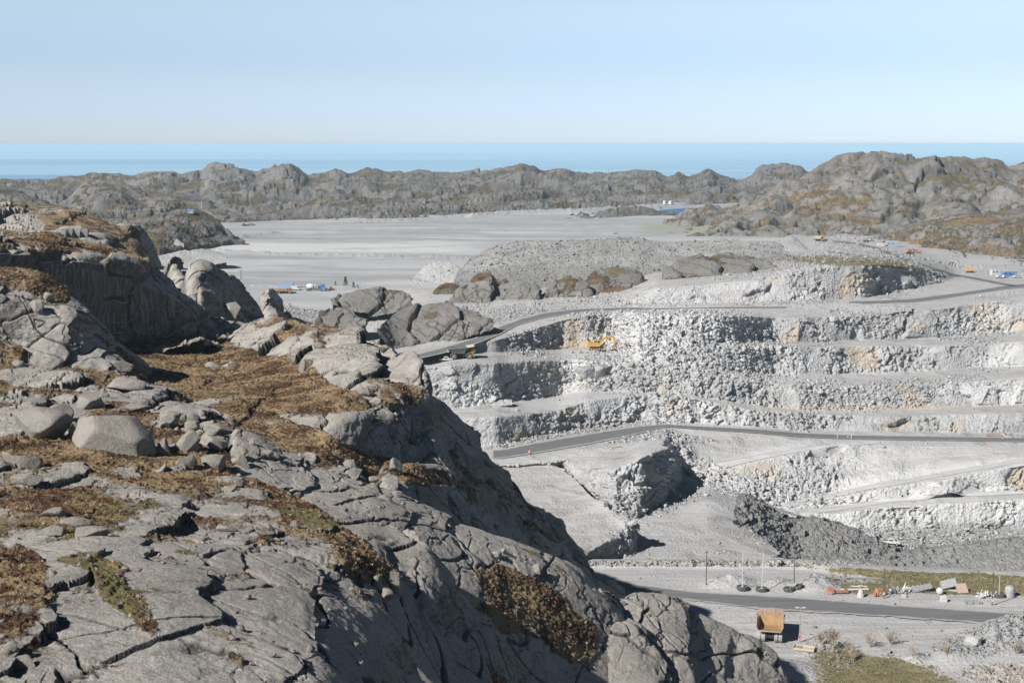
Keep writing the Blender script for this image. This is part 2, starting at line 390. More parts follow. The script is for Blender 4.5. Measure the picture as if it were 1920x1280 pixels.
FOOT = [(-320, 430, -84), (0, 430, -84), (290, 460, -84), (430, 447, -84), (640, 425, -84), (880, 406, -84), (1000, 395, -84), (1200, 384, -84), (1400, 382, -84), (2240, 400, -84)]
hill('hills', -320, 2240, [('w', [(-320, 1000, -100), (2240, 1000, -100)]), ('z', FOOT),
     ('R', [(-320, 385, 1750), (300, 385, 1750), (700, 375, 1800), (1100, 362, 1950), (1500, 358, 2050), (2240, 360, 2050)]),
     ('R', withR(SKY1, 2500, 2700, 14)), ('R', withR(SKY1, 2650, 2850))], 12, 190, M_far, veg=.16, dens=1.15, rot=.5, skirt=(500, 160), smv=5, seed=1.0, smx=3, crest=.5)
# nearer ridges in the same range
hill('hills', 60, 520, [('R', [(60, 460, 1300), (520, 460, 1240)]), ('R', [(60, 425, 1420), (200, 410, 1420), (400, 430, 1400), (520, 440, 1350)]),
     ('R', [(60, 400, 1560), (110, 388, 1560), (128, 370, 1560), (150, 347, 1560), (180, 336, 1560), (215, 334, 1560), (245, 345, 1560), (285, 352, 1560), (330, 360, 1560), (400, 385, 1560), (460, 410, 1540), (520, 440, 1500)])],
     8, 110, M_far, veg=.12, rot=.7, skirt=(160, 60), seed=4.0, smx=5, crest=.4)
hill('hills', -320, 330, [('R', [(-320, 440, 1050), (330, 470, 1050)]), ('R', [(-320, 400, 1200), (0, 395, 1200), (200, 415, 1200), (330, 450, 1150)]),
     ('R', [(-320, 350, 1350), (-60, 345, 1350), (0, 343, 1350), (25, 352, 1350), (60, 370, 1330), (120, 385, 1300), (200, 398, 1280), (270, 425, 1230), (330, 460, 1200)])],
     7, 90, M_far, veg=.12, rot=.7, skirt=(120, 50), seed=6.0, smx=5, crest=.4)
hill('hills', 225, 460, [('R', [(225, 475, 960), (300, 470, 960), (440, 452, 1080), (460, 455, 1080)]), ('R', [(225, 440, 1020), (330, 430, 1030), (420, 438, 1100), (460, 450, 1110)]),
     ('R', [(225, 432, 1080), (262, 410, 1100), (300, 400, 1120), (330, 393, 1120), (360, 392, 1120), (385, 398, 1120), (410, 412, 1120), (430, 430, 1120), (442, 446, 1120), (460, 456, 1120)])],
     4.5, 60, M_far, veg=.2, rot=.5, skirt=(60, 25), seed=8.0, smx=4, crest=.4)
hill('hills', 560, 1240, [('z', [(560, 436, -83), (640, 427, -83), (880, 408, -83), (1000, 397, -83), (1240, 386, -83)]),
     ('R', [(560, 410, 1560), (700, 395, 1580), (860, 392, 1640), (1000, 380, 1750), (1240, 378, 1850)]),
     ('R', [(560, 400, 1700), (620, 378, 1720), (700, 372, 1740), (780, 383, 1760), (860, 375, 1800), (960, 352, 1850), (1010, 348, 1900), (1060, 356, 1920), (1100, 350, 1950), (1150, 365, 1960), (1190, 378, 1980), (1240, 384, 2000)])],
     8, 100, M_far, veg=.2, rot=.4, skirt=(120, 50), seed=12.0, smx=5, crest=.5)
# the big hill on the right
BIG = [(1150, 440), (1200, 432), (1240, 420), (1290, 400), (1340, 390), (1380, 383), (1440, 360), (1490, 335), (1515, 318), (1533, 307), (1560, 295), (1590, 284), (1630, 278), (1660, 282), (1700, 293), (1720, 291), (1760, 288), (1800, 290), (1830, 296), (1850, 296), (1870, 302), (1890, 311), (1905, 309), (1925, 302), (1990, 300), (2100, 320), (2240, 330)]
hill('mountain', 1150, 2240, [('z', [(1150, 446, -82), (1400, 446, -82), (1560, 446, -80), (1640, 447, -78), (1800, 440, -74), (2240, 440, -74)]),
     ('R', [(1150, 441, 1230), (1300, 425, 1240), (1440, 415, 1230), (1560, 420, 1200), (1700, 418, 1200), (1850, 405, 1250), (2240, 400, 1250)]),
     ('R', [(1150, 441, 1300), (1300, 408, 1330), (1440, 385, 1330), (1560, 370, 1310), (1700, 372, 1300), (1850, 362, 1320), (2240, 370, 1300)]),
     ('R', [(p[0], p[1] * .55 + (352 if p[0] > 1440 else p[1]) * .45, 1450) for p in BIG]), ('R', withR(BIG, 1640, 1680))],
     10, 130, M_mid, veg=.12, fine=.4, dens=1.25, rot=1.25, skirt=(300, 120), smv=4, an=3.2, seed=21.0, smx=4, crest=.5)
hill('hills', 1610, 2240, [('R', [(1610, 470, 900), (1680, 492, 850), (1740, 500, 835), (1800, 508, 815), (1850, 517, 800), (1920, 524, 780), (2240, 540, 760)]),
     ('R', [(1610, 462, 960), (1700, 455, 960), (1800, 455, 930), (1920, 455, 900), (2240, 470, 900)]),
     ('R', [(1610, 456, 1020), (1640, 445, 1040), (1700, 425, 1060), (1760, 412, 1060), (1800, 401, 1060), (1850, 400, 1050), (1920, 394, 1040), (2240, 385, 1040)])],
     3.5, 45, M_mid, veg=.38, dens=1.2, rot=-.6, skirt=(120, 40), smv=3, seed=31.0, smx=5, crest=.5)

# tailings flat
def tailings():
    m, n, l, b = new_mat('grey_tailings_silt'); t = NT(m)
    a = t.noise(.006, 6, .6, t.mp((1, 2.6, 1), (0, 0, .15)), 1.0); f = t.noise(.05, 5, .65, t.mp((.25, 1.5, 1), (0, 0, .1)), .6)
    c = t.mix(t.rng(a, .4, .62), (.27, .275, .28), (.345, .347, .347)); c = t.mix(t.rng(f, .4, .7, 0, .5), c, (.23, .236, .243))
    c = t.mix(t.attr('white'), c, (.50, .498, .493)); c = t.mix(t.attr('dark'), c, (.18, .195, .215)); c = t.mix(t.attr('rust'), c, (.25, .26, .18))
    l.new(c, b.inputs['Base Color']); b.inputs['Roughness'].default_value = .8
    t.bump(t.noise(.4, 5, .7), .3, .4, b)
    g = stack(230, 1560, [('z', [(230, 600, -90), (1560, 600, -90)]), ('z', [(230, 545, -82), (480, 545, -80.6), (1000, 545, -80.6), (1250, 545, -84), (1560, 545, -84)]), ('z', [(230, 470, -81), (1560, 455, -81)]), ('z', [(230, 425, -81.5), (1560, 374, -81.5)])], smv=0, dens=1.0)
    p = flat(g.P); A = pit_attrs(g); sh = g.X.shape
    wob = 3 * fbm(p, 120, 3).reshape(sh)
    Y = g.Y + wob
    A['white'] = .8 * (1 - sst(6, 14, np.abs(Y - (466 + .0 * g.X)))) * (1 - sst(820, 960, g.X)) + .35 * (1 - sst(6, 16, np.abs(Y - 508))) * (1 - sst(900, 1000, g.X))
    A['dark'] = .7 * (1 - sst(0, 2.2, np.abs(Y - (451 + (g.X - 640) * .012)))) * sst(360, 470, g.X) + .55 * sst(.1, .6, fbm(p * np.array([.3, 1, 1]), 70, 4, o=7).reshape(sh)) * (1 - sst(8, 30, np.abs(Y - 404 - (1160 - g.X) * .03))) * sst(900, 1150, g.X)
    A['dark'] = np.maximum(A['dark'], .5 * sst(.12, .5, fbm(p * np.array([.22, 1, 1]), 40, 4, .6, 9.).reshape(sh)) * sst(430, 520, g.Y + (g.X > 950) * -60 + 40 * (g.X < 900)))
    A['white'] = np.maximum(A['white'], .4 * sst(.15, .5, fbm(p * np.array([.2, 1, 1]), 55, 4, .6, 19.).reshape(sh)))
    A['rust'] = .8 * sst(1195, 1215, g.X) * (1 - sst(5, 9, np.abs(Y - 434)))
    d = .35 * fbm(p, 25, 3).reshape(sh)
    # low dykes of stones across the flat
    q, _ = blocks(p, 2.2, 3.0)
    for (pts, w, h) in (([(330, 466), (420, 473), (520, 481), (640, 484), (820, 489), (900, 492)], 3.2, 2.0), ([(230, 452), (330, 467), (400, 458), (450, 449), (520, 440)], 2.5, 2.0), ([(880, 409), (960, 402), (1100, 398), (1200, 391), (1290, 384)], 5, 4.5), ([(640, 423), (880, 407)], 2, 1.6)):
        c0 = np.interp(g.X, [a[0] for a in pts], [a[1] for a in pts]); e = (1 - sst(0, w, np.abs(g.Y - c0))) * sst(pts[0][0] - 8, pts[0][0] + 8, g.X) * (1 - sst(pts[-1][0] - 8, pts[-1][0] + 8, g.X))
        d += e * (h * .8 + 1.3 * fbm(p, 7, 3, .6, 31.).reshape(sh)); A['white'] = np.maximum(A['white'] * (1 - e), e * .25 * (q.reshape(sh) > 0)); A['dark'] = A['dark'] * (1 - e) + e * .15
    g.P[..., 2] += d
    setp(mesh_grid('tailings_flat', g.P, m, A), kind='structure'); g.m = m
tailings()
def sheet(name, pts, z, mat, off=0.0):
    """flat outline laid on the ground at height z"""
    P = [tuple(atZ(x, y, z)) for x, y in pts]
    me = bpy.data.meshes.new(name); me.from_pydata([(p[0], p[1], p[2] + off) for p in P], [], [list(range(len(P)))]); me.materials.append(mat)
    o = bpy.data.objects.new(name, me); C.objects.link(o); return setp(o, kind='structure')
m_lake, n_, l_, b_ = new_mat('lake_water'); b_.inputs['Base Color'].default_value = (.05, .13, .27, 1); b_.inputs['Roughness'].default_value = .4; b_.inputs['Specular IOR Level'].default_value = .25
sheet('lake', [(1222, 397), (1238, 393.5), (1262, 391.5), (1330, 389), (1345, 392), (1300, 399), (1262, 402), (1235, 401)], -80.3, m_lake)

# ------------------------------------------------------------------ the pit
def pitnoise(g, wallA=1.35, rubble=None, seed=0.0, wallS=4.8, flatA=.12, push=1.0, roads=()):
    P = g.P; N = normals(P); p = flat(P); sh = g.X.shape
    up = np.abs(N[..., 2]); wall = 1 - sst(.80, .95, up)
    wall = gsm(gsm(wall, 3).T, 1.5).T
    rb = np.zeros(sh) if rubble is None else np.clip(rubble, 0, 1)
    st = np.stack([p[:, 0], p[:, 1], p[:, 2] * .9], 1)
    st = st + (fbm(p, 9, 2, o=seed)[:, None]) * 2
    b1, e1 = blocks(st, wallS, seed + 1, .8); b2, e2 = blocks(st, wallS * .38, seed + 5, .8); b3, e3 = blocks(p, 1.1, seed + 8, .9)
    gul = billow(np.stack([p[:, 0] + p[:, 2] * .5, p[:, 1] * .6, p[:, 2] * .6], 1), 17, 3, .6, seed + 12)
    big = fbm(np.stack([p[:, 0] + p[:, 2], p[:, 1] * .7, p[:, 2] * .8], 1), 44, 3, o=seed + 17)
    b4, _ = blocks(st, wallS * 1.9, seed + 3, .9)
    spur = blobmask(g, [(1215, 885, 120, 85, -35, 1.0)]).reshape(-1)
    mod = .32 + 1.1 * sst(-.2, .3, fbm(p, 20, 3, .55, seed + 18)); bigf = sst(-.05, .2, gn(p, 26, seed + 19)); b6, _ = blocks(st, 9.5, seed + 21, 1.0)
    b1 = b1 * (1 - bigf) + 1.7 * b6 * bigf; b2 = b2 * (1 - .75 * bigf); b3 = b3 * (1 - .6 * bigf)
    dw = wallA * 1.4 * spur * (1.1 * gul + .8 * billow(np.stack([p[:, 0], p[:, 1] * .8, p[:, 2] * .5], 1), 8, 3, .6, seed + 61) + .5 * b2) + wallA * (mod * (1 - .4 * spur) + .3 * spur) * (.2 * b4 + .5 * b1 + .45 * b2 + .2 * b3 + .32 * gul + .4 * big)
    r1, _ = blocks(p, 2.9, seed + 30, 1.0); r2, _ = blocks(p, 1.25, seed + 33, 1.0); r1 = r1 * (.25 + 1.1 * sst(-.15, .3, gn(p, 15, seed + 35)))
    dr = .75 * r1 + .5 * r2 + .5 * fbm(p, 14, 3, o=seed + 2)
    df = flatA * fbm(p, 6, 4, .6, seed + 50) + .5 * flatA * r2 * (gn(p, 9, seed + 51) > .15)
    w = wall.reshape(-1); r = rb.reshape(-1)
    d = (w * (1 - r) * dw + r * dr + (1 - w) * (1 - r) * df).reshape(sh)
    for q0 in roads: d = d * (1 - .85 * (sst(q0 - .35, q0 - .05, g.B) * (1 - sst(q0 + 1.05, q0 + 1.35, g.B))))
    D = N.copy(); D[..., 2] *= .7
    g.P = P + D * d[..., None] * push
    A = pit_attrs(g)
    A['flat'] = np.clip(1 - wall * 1.6 - rb * 1.3, 0, 1) * sst(-.6, -.1, gn(p, 7, seed + 70)).reshape(sh) * (.55 + .45 * sst(-.3, .3, fbm(p, 20, 4, .6, seed + 71)).reshape(sh))
    A['white'] = .6 * sst(.15, .5, gn(st, 24, seed + 80)).reshape(sh) * wall
    A['rust'] = .5 * sst(.35, .6, gn(st, 20, seed + 90)).reshape(sh) * wall
    A['dark'] = .4 * sst(.25, .55, gn(st, 17, seed + 95)).reshape(sh) * wall
    g.wall = wall; g.rb = rb
    return A
X0, X1 = 460, 2140
f_ = None
pit_curves = [
 ('z', [(460, 1080, -119), (1500, 1080, -119), (1560, 1078, -126), (1650, 1078, -132), (2140, 1078, -132)]),
 ('z', [(460, 1048, -118), (1130, 1048, -118), (1490, 1048, -118), (1560, 1040, -126), (1650, 1040, -131.5), (2140, 1040, -131.5)]),
 # foot of the lower wall
 ('z', [(460, 900, -112), (1000, 900, -112), (1050, 900, -113), (1100, 935, -116), (1150, 975, -118), (1200, 972, -118), (1245, 942, -118), (1275, 908, -118), (1300, 896, -118), (1330, 905, -117.5), (1390, 940, -121.5), (1450, 968, -127), (1600, 988, -130.5), (1750, 992, -131), (2140, 992, -131)]),
 ('d', [(460, 895, 2), (1050, 895, 2), (1100, 925, 2), (1150, 960, 2), (1200, 958, 2), (1275, 900, 2), (1300, 893, None), (1390, 932, None), (1450, 962, 2), (1580, 962, 3), (1650, 950, 4), (1750, 943, 4), (1920, 936, 4), (2140, 930, 4)]),
 ('d', [(460, 890, 2), (1050, 890, 2), (1100, 915, 2), (1150, 945, 2), (1200, 942, 2), (1275, 890, 2), (1300, 890, None), (1390, 925, None), (1450, 956, None), (1580, 948, None), (1700, 933, None), (1920, 922, None), (2140, 905, None)]),
 ('d', [(460, 885, 2), (1050, 884, 2), (1100, 900, 3), (1150, 915, 3), (1200, 905, 3), (1250, 870, 3), (1275, 875, 3), (1300, 888, None), (1390, 918, 2), (1450, 950, 1), (1550, 940, 2), (1650, 915, 3), (1750, 900, 3), (1920, 871, 3), (2140, 845, 3)]),
 ('d', [(460, 880, 2), (1050, 878, 3), (1100, 885, 3), (1150, 880, 3), (1200, 860, 3), (1250, 840, 3), (1275, 868, 3), (1300, 886, None), (1390, 912, 2), (1450, 944, None), (1550, 926, None), (1650, 903, None), (1750, 887, None), (1920, 856, None), (2140, 838, None)]),
 # ramp near edge and shoulder
 ('z', [(460, 875, -109), (960, 872, -108), (1040, 866, -107.6), (1110, 852, -107), (1170, 846, -107), (1215, 818, -106.4), (1250, 806, -106.4), (1275, 862, -112), (1290, 886, -117), (1312, 894, -117), (1345, 884, -116.2), (1400, 867, -114.5), (1480, 851, -112.8), (1580, 833, -111.4), (1650, 834, -111.4), (1920, 838, -111.4), (2140, 846, -111.4)]),
 ('z', [(460, 870, -108.5), (960, 865, -107.8), (1110, 845, -107), (1215, 812, -106.4), (1255, 803, -106.4), (1280, 846, -110), (1300, 868, -114), (1345, 862, -113.6), (1400, 850, -113), (1480, 838, -112), (1580, 829, -111.2), (1920, 834, -111.2), (2140, 840, -111.2)]),
 ('z', [(460, 862, -108), (940, 861, -107.6), (1000, 852, -107.3), (1100, 835, -107), (1180, 819, -106.6), (1250, 801, -106.4), (1300, 805, -107), (1420, 813, -108.7), (1500, 820, -110), (1580, 824, -111), (1700, 826, -111), (1920, 829, -111), (2140, 832, -111)]),
 ('d', [(460, 845, None), (940, 843, None), (1000, 830, None), (1100, 813, None), (1200, 798, None), (1250, 796, None), (1300, 799, None), (1420, 805, None), (1500, 812, None), (1600, 816, None), (1920, 821, None), (2140, 822, None)]),
 ('d', [(460, 838, None), (930, 836, None), (1000, 821, None), (1080, 806, None), (1200, 790, None), (1300, 793, None), (1420, 800, None), (1500, 806, None), (1920, 812, None), (2140, 812, None)]),
 ('d', [(460, 790, 4), (850, 784, 4), (950, 780, 4), (1050, 768, 4), (1100, 750, 5), (1200, 742, 5), (1300, 745, 5), (1400, 765, 4), (1500, 775, 6), (1700, 778, 6), (1920, 771, 6), (2140, 765, 6)]),
 ('d', [(460, 770, None), (850, 765, None), (900, 760, None), (1000, 748, None), (1100, 733, None), (1200, 735, None), (1300, 739, None), (1400, 757, None), (1500, 769, None), (1700, 765, None), (1920, 756, None), (2140, 748, None)]),
 ('d', [(460, 700, 4), (800, 690, 4), (850, 684, 4), (900, 680, 4), (1000, 676, 4), (1100, 673, 5), (1200, 684, 6), (1300, 700, 5), (1450, 720, 6), (1560, 722, 6), (1700, 720, 6), (1850, 712, 6), (1920, 705, 6), (2140, 690, 6)]),
 ('d', [(460, 690, None), (790, 674, None), (850, 668, None), (900, 660, None), (1000, 655, None), (1090, 650, None), (1150, 654, None), (1200, 672, 4), (1300, 690, 4), (1450, 702, None), (1560, 700, None), (1700, 697, None), (1920, 686, None), (2140, 672, None)]),
 ('d', [(460, 688, 2), (790, 671, 1), (900, 655, 1), (1000, 645, 2), (1090, 636, 3), (1150, 636, 4), (1250, 645, 9), (1350, 655, 8), (1450, 650, 6), (1600, 648, 6), (1800, 645, 6), (1920, 640, 6), (2140, 625, 6)]),
 ('d', [(460, 686, 2), (790, 669, 1), (900, 650, 1), (1000, 636, 1), (1090, 622, 2), (1150, 618, 5), (1250, 625, 6), (1350, 640, 5), (1450, 640, None), (1600, 638, None), (1750, 632, None), (1920, 622, None), (2140, 608, None)]),
 ('d', [(460, 684, 2), (790, 667, 1), (870, 655, 1), (940, 633, 1), (1000, 616, 1), (1060, 598, 2), (1100, 590, 3), (1200, 587, 6), (1300, 588, 6), (1380, 590, 5), (1450, 592, 6), (1600, 592, 6), (1700, 582, 6), (1780, 575, 6), (1850, 565, 6), (1920, 558, 6), (2140, 530, 6)]),
 # upper haul road
 ('z', [(460, 660, -84), (790, 672, -80.5), (860, 656, -79.5), (900, 642, -78.5), (940, 626, -77.6), (970, 610, -77), (1010, 599, -76.4), (1060, 589, -76), (1120, 583, -75.5), (1200, 581, -75), (1300, 578, -74.6), (1480, 577, -74), (1550, 576, -73.6), (1620, 570, -73.5), (1720, 567, -73.3), (1780, 559, -73), (1840, 550, -73), (1880, 544, -73), (1920, 541, -73), (2140, 520, -73)]),
 ('d', [(460, 650, None), (785, 664, None), (860, 644, None), (900, 629, None), (940, 610, None), (980, 596, None), (1020, 588, None), (1080, 580, None), (1150, 577, None), (1300, 574, None), (1480, 572.5, None), (1600, 565, None), (1700, 561, None), (1760, 553, None), (1840, 543, None), (1880, 536, None), (1920, 533, None), (2140, 512, None)]),
 ('z', [(460, 600, -86), (520, 600, -85), (600, 625, -87), (660, 645, -86), (740, 640, -83), (800, 640, -80.4), (900, 600, -79), (1000, 578, -77), (1150, 570, -75.5), (1300, 567, -74.6), (1480, 566, -74), (1560, 562, -73.7), (1620, 559, -73.6), (1680, 546, -73.2), (1760, 531, -73), (1800, 527, -73), (1920, 522, -73), (2140, 505, -73)]),
 ('d', [(460, 570, None), (520, 575, None), (600, 585, None), (650, 612, None), (720, 610, None), (800, 600, None), (900, 580, None), (1000, 565, None), (1150, 556, None), (1230, 540, 8), (1350, 527, 7), (1440, 521, 7), (1500, 511, 8), (1560, 501, 8), (1650, 496, 8), (1720, 498, 10), (1770, 511, 14), (1800, 520, None), (1850, 519, None), (1920, 517, None), (2140, 500, None)]),
 ('d', [(460, 553, None), (600, 553, None), (720, 556, None), (800, 556, None), (900, 560, None), (1000, 552, None), (1150, 542, None), (1250, 526, None), (1350, 517, None), (1450, 511, None), (1500, 503, None), (1560, 493, None), (1650, 488, None), (1720, 490, None), (1800, 508, None), (1920, 508, None), (2140, 495, None)]),
 ('z', [(460, 535, -80), (800, 540, -80.2), (1000, 540, -80), (1200, 505, -76), (1300, 490, -72.5), (1450, 478, -70), (1560, 466, -69), (1650, 464, -69), (1750, 480, -71), (1850, 490, -72), (2140, 480, -73)]),
 ('z', [(460, 528, -82), (1100, 528, -84), (1250, 470, -82), (1400, 458, -76), (1470, 447, -73), (1560, 443, -72), (1650, 442, -72), (1750, 455, -72), (2140, 455, -73)]),
]
g = stack(X0, X1, pit_curves, smx=4, smv=1.2, dens=1.15, jit=3.4)
RUB = blobmask(g, [(1290, 640, 200, 62, 8, 1.3), (1150, 700, 160, 30, 0, 1.0), (1350, 700, 120, 18, 8, .8), (1230, 935, 90, 28, -12, 1.1), (1370, 905, 120, 22, 25, .9), (1480, 915, 60, 16, 0, .9), (1560, 935, 70, 8, -10, .8), (1000, 826, 120, 8, -12, 1.0), (1090, 800, 60, 8, -8, .9), (860, 735, 60, 18, 0, .9), (1430, 568, 60, 6, 0, .8), (1640, 545, 80, 10, 0, .8), (940, 590, 60, 14, -10, .7), (560, 590, 90, 30, 20, .9), (690, 600, 60, 18, 0, .5), (1750, 1020, 300, 30, 3, 1.2), (1480, 500, 120, 22, -6, .9), (1640, 480, 90, 16, 10, .7), (1150, 560, 120, 10, 0, .6), (850, 590, 60, 12, -15, .7), (1880, 545, 60, 10, -10, .5), (1840, 590, 90, 12, -10, .4), (1330, 800, 1, 1, 0, 0)], .4)
RUB += .9 * sst(.26, .42, fbm(flat(g.P) * np.array([1, .8, 1.]), 34, 3, o=44.).reshape(g.X.shape)) * (g.Y < 830) * (g.X > 950)
RUB *= 1 - ((g.B > 8.8) & (g.B < 10.2)) * 1.0; RUB *= 1 - ((g.B > 18.7) & (g.B < 20.3)) * 1.0
A = pitnoise(g, rubble=RUB, seed=2.0, roads=(9, 19))
A['white'] += blobmask(g, [(1300, 600, 160, 26, 4, .7), (1180, 640, 70, 40, 0, .55), (1330, 665, 180, 50, 10, .35), (1270, 770, 220, 30, 4, .5), (1760, 962, 190, 26, -4, .9), (1650, 905, 330, 14, -9, .9), (1620, 938, 240, 10, -6, .8), (1380, 868, 120, 10, -16, .8), (1300, 895, 60, 10, 20, .6), (1240, 840, 90, 12, -30, .4), (1100, 850, 130, 7, -10, .5), (1100, 690, 60, 26, 0, .6), (1850, 735, 90, 22, 0, .5), (1450, 880, 220, 40, -5, .45)], .6)
A['dark'] += blobmask(g, [(1780, 1015, 200, 34, 4, .75), (1230, 935, 80, 26, -12, .35), (1000, 700, 1, 1, 0, 0), (1640, 500, 130, 30, 0, .25)], .5)
A['rust'] += blobmask(g, [(1090, 645, 60, 7, -3, .7), (1430, 880, 40, 16, 20, .6), (1075, 615, 16, 22, 0, .6), (1600, 765, 260, 7, 0, .4), (1050, 705, 40, 12, 20, .5), (1370, 885, 60, 10, -15, .4)], .6)
A['white'] = np.clip(A['white'], 0, 1); A['dark'] = np.clip(A['dark'], 0, 1); A['rust'] = np.clip(A['rust'], 0, .8)
A['veg'] = blobmask(g, [(1560, 490, 130, 9, 3, .75), (1690, 500, 60, 6, 8, .5)], .5)
setp(mesh_grid('quarry_ground', g.P, M_pit, A), kind='structure')
PIT = g
m_asph, n_, l_, b_ = new_mat('dark_road_surface'); t_ = NT(m_asph)
l_.new(t_.mix(t_.rng(t_.noise(.5, 5, .65, t_.mp((.08, 1.6, 1), (0, 0, .2)), .5), .35, .7), (.105, .106, .11), (.15, .15, .152)), b_.inputs['Base Color']); b_.inputs['Roughness'].default_value = .85
em_ = t_.rng(t_.math('ADD', t_.attr('edge'), t_.math('MULTIPLY', t_.math('SUBTRACT', t_.noise(.35, 6, .75), .5), .9)), .45, .75)
l_.new(t_.mix(em_, b_.inputs['Base Color'].links[0].from_socket, (.30, .30, .297)), b_.inputs['Base Color'])
def edgeattr(P): n = P.shape[0]; e = np.abs(np.linspace(-1, 1, n)) ** 2.2; return {'edge': np.broadcast_to(e[:, None], P.shape[:2]).copy()}
def strip(name, xs, near, far, zf, mat, n=10, off=.14):
    """road surface between two edge lines drawn on ground of height zf(x)"""
    X = np.linspace(xs[0], xs[1], int((xs[1] - xs[0]) * .5) + 2)
    a = gsm(np.interp(X, [p[0] for p in near], [p[1] for p in near]), 3); b = gsm(np.interp(X, [p[0] for p in far], [p[1] for p in far]), 3)
    z = zf(X); Pa = atZ(X, a, z); Pb = atZ(X, b, z); t = np.linspace(0, 1, n)[:, None, None]
    P = Pa[None] * (1 - t) + Pb[None] * t; P[..., 2] += off
    jag = fbm(flat(P[:1]), 3, 3) * .8; P[0, :, 1] += jag; P[-1, :, 1] -= jag
    o = mesh_grid(name, P, mat, edgeattr(P)); return setp(o, kind='structure')
def zint(pts): return lambda X: gsm(np.interp(X, [p[0] for p in pts], [p[1] for p in pts]), 3)
def lerp_rows(k0, k1, x0, x1, a, b, off, name):
    """road strip between two of the pit's own feature lines, so that it lies on the ground"""
    L0, L1 = PIT.L[k0], PIT.L[k1]; s = (PIT.Xc >= x0) & (PIT.Xc <= x1); X = PIT.Xc[s]
    t0 = a(X)[:, None] if callable(a) else a; t1 = b(X)[:, None] if callable(b) else b
    A0 = L0[s] * (1 - t0) + L1[s] * t0; B0 = L0[s] * (1 - t1) + L1[s] * t1
    t = np.linspace(0, 1, 12)[:, None, None]; P = A0[None] * (1 - t) + B0[None] * t
    P[..., 2] += off
    setp(mesh_grid(name, P, m_asph, edgeattr(P)), kind='structure')
lerp_rows(9, 10, 925, 2140, .04, .96, .24, 'haul_road')
lerp_rows(19, 20, 770, 1560, -.06, lambda X: 1.06 - .6 * sst(1150, 1300, X), .26, 'haul_road')
lerp_rows(19, 20, 1590, 2140, .12, .85, .24, 'haul_road')

# ledge under the left hill
def slab_top(name, near, far, z, wallz, rub=(), seed=0.0, x0=900, x1=1300, mat=M_pit, extra=None):
    c = [('z', [(p[0], p[1] + (p[2] if len(p) > 2 else 30), wallz) for p in near]), ('z', [(p[0], p[1], z - 3.6) for p in near]), ('z', [(p[0], p[1], z) for p in far])]
    g = stack(x0, x1, c, smx=4, smv=.8, dens=1.1, skirt=(4, 9), hid=8); A = pitnoise(g, wallA=1.5, seed=seed, rubble=blobmask(g, rub) if rub else None)
    if extra: extra(g, A)
    g.o = setp(mesh_grid(name, g.P, mat, A), kind='structure'); return g
slab_top('quarry_ledge', [(880, 1060, 20), (1080, 1060, 30), (1110, 1030, 40), (1140, 1014, 40), (1165, 1004, 44), (1180, 998, 50), (1190, 985, 60), (1205, 958, 60)],
         [(880, 866), (1000, 868), (1050, 874), (1080, 897), (1110, 930), (1150, 958), (1170, 968), (1190, 978), (1205, 957)], -108.6, -118.3, seed=5.0, x0=880, x1=1192, rub=[(1165, 1020, 30, 22, 40, .8)])
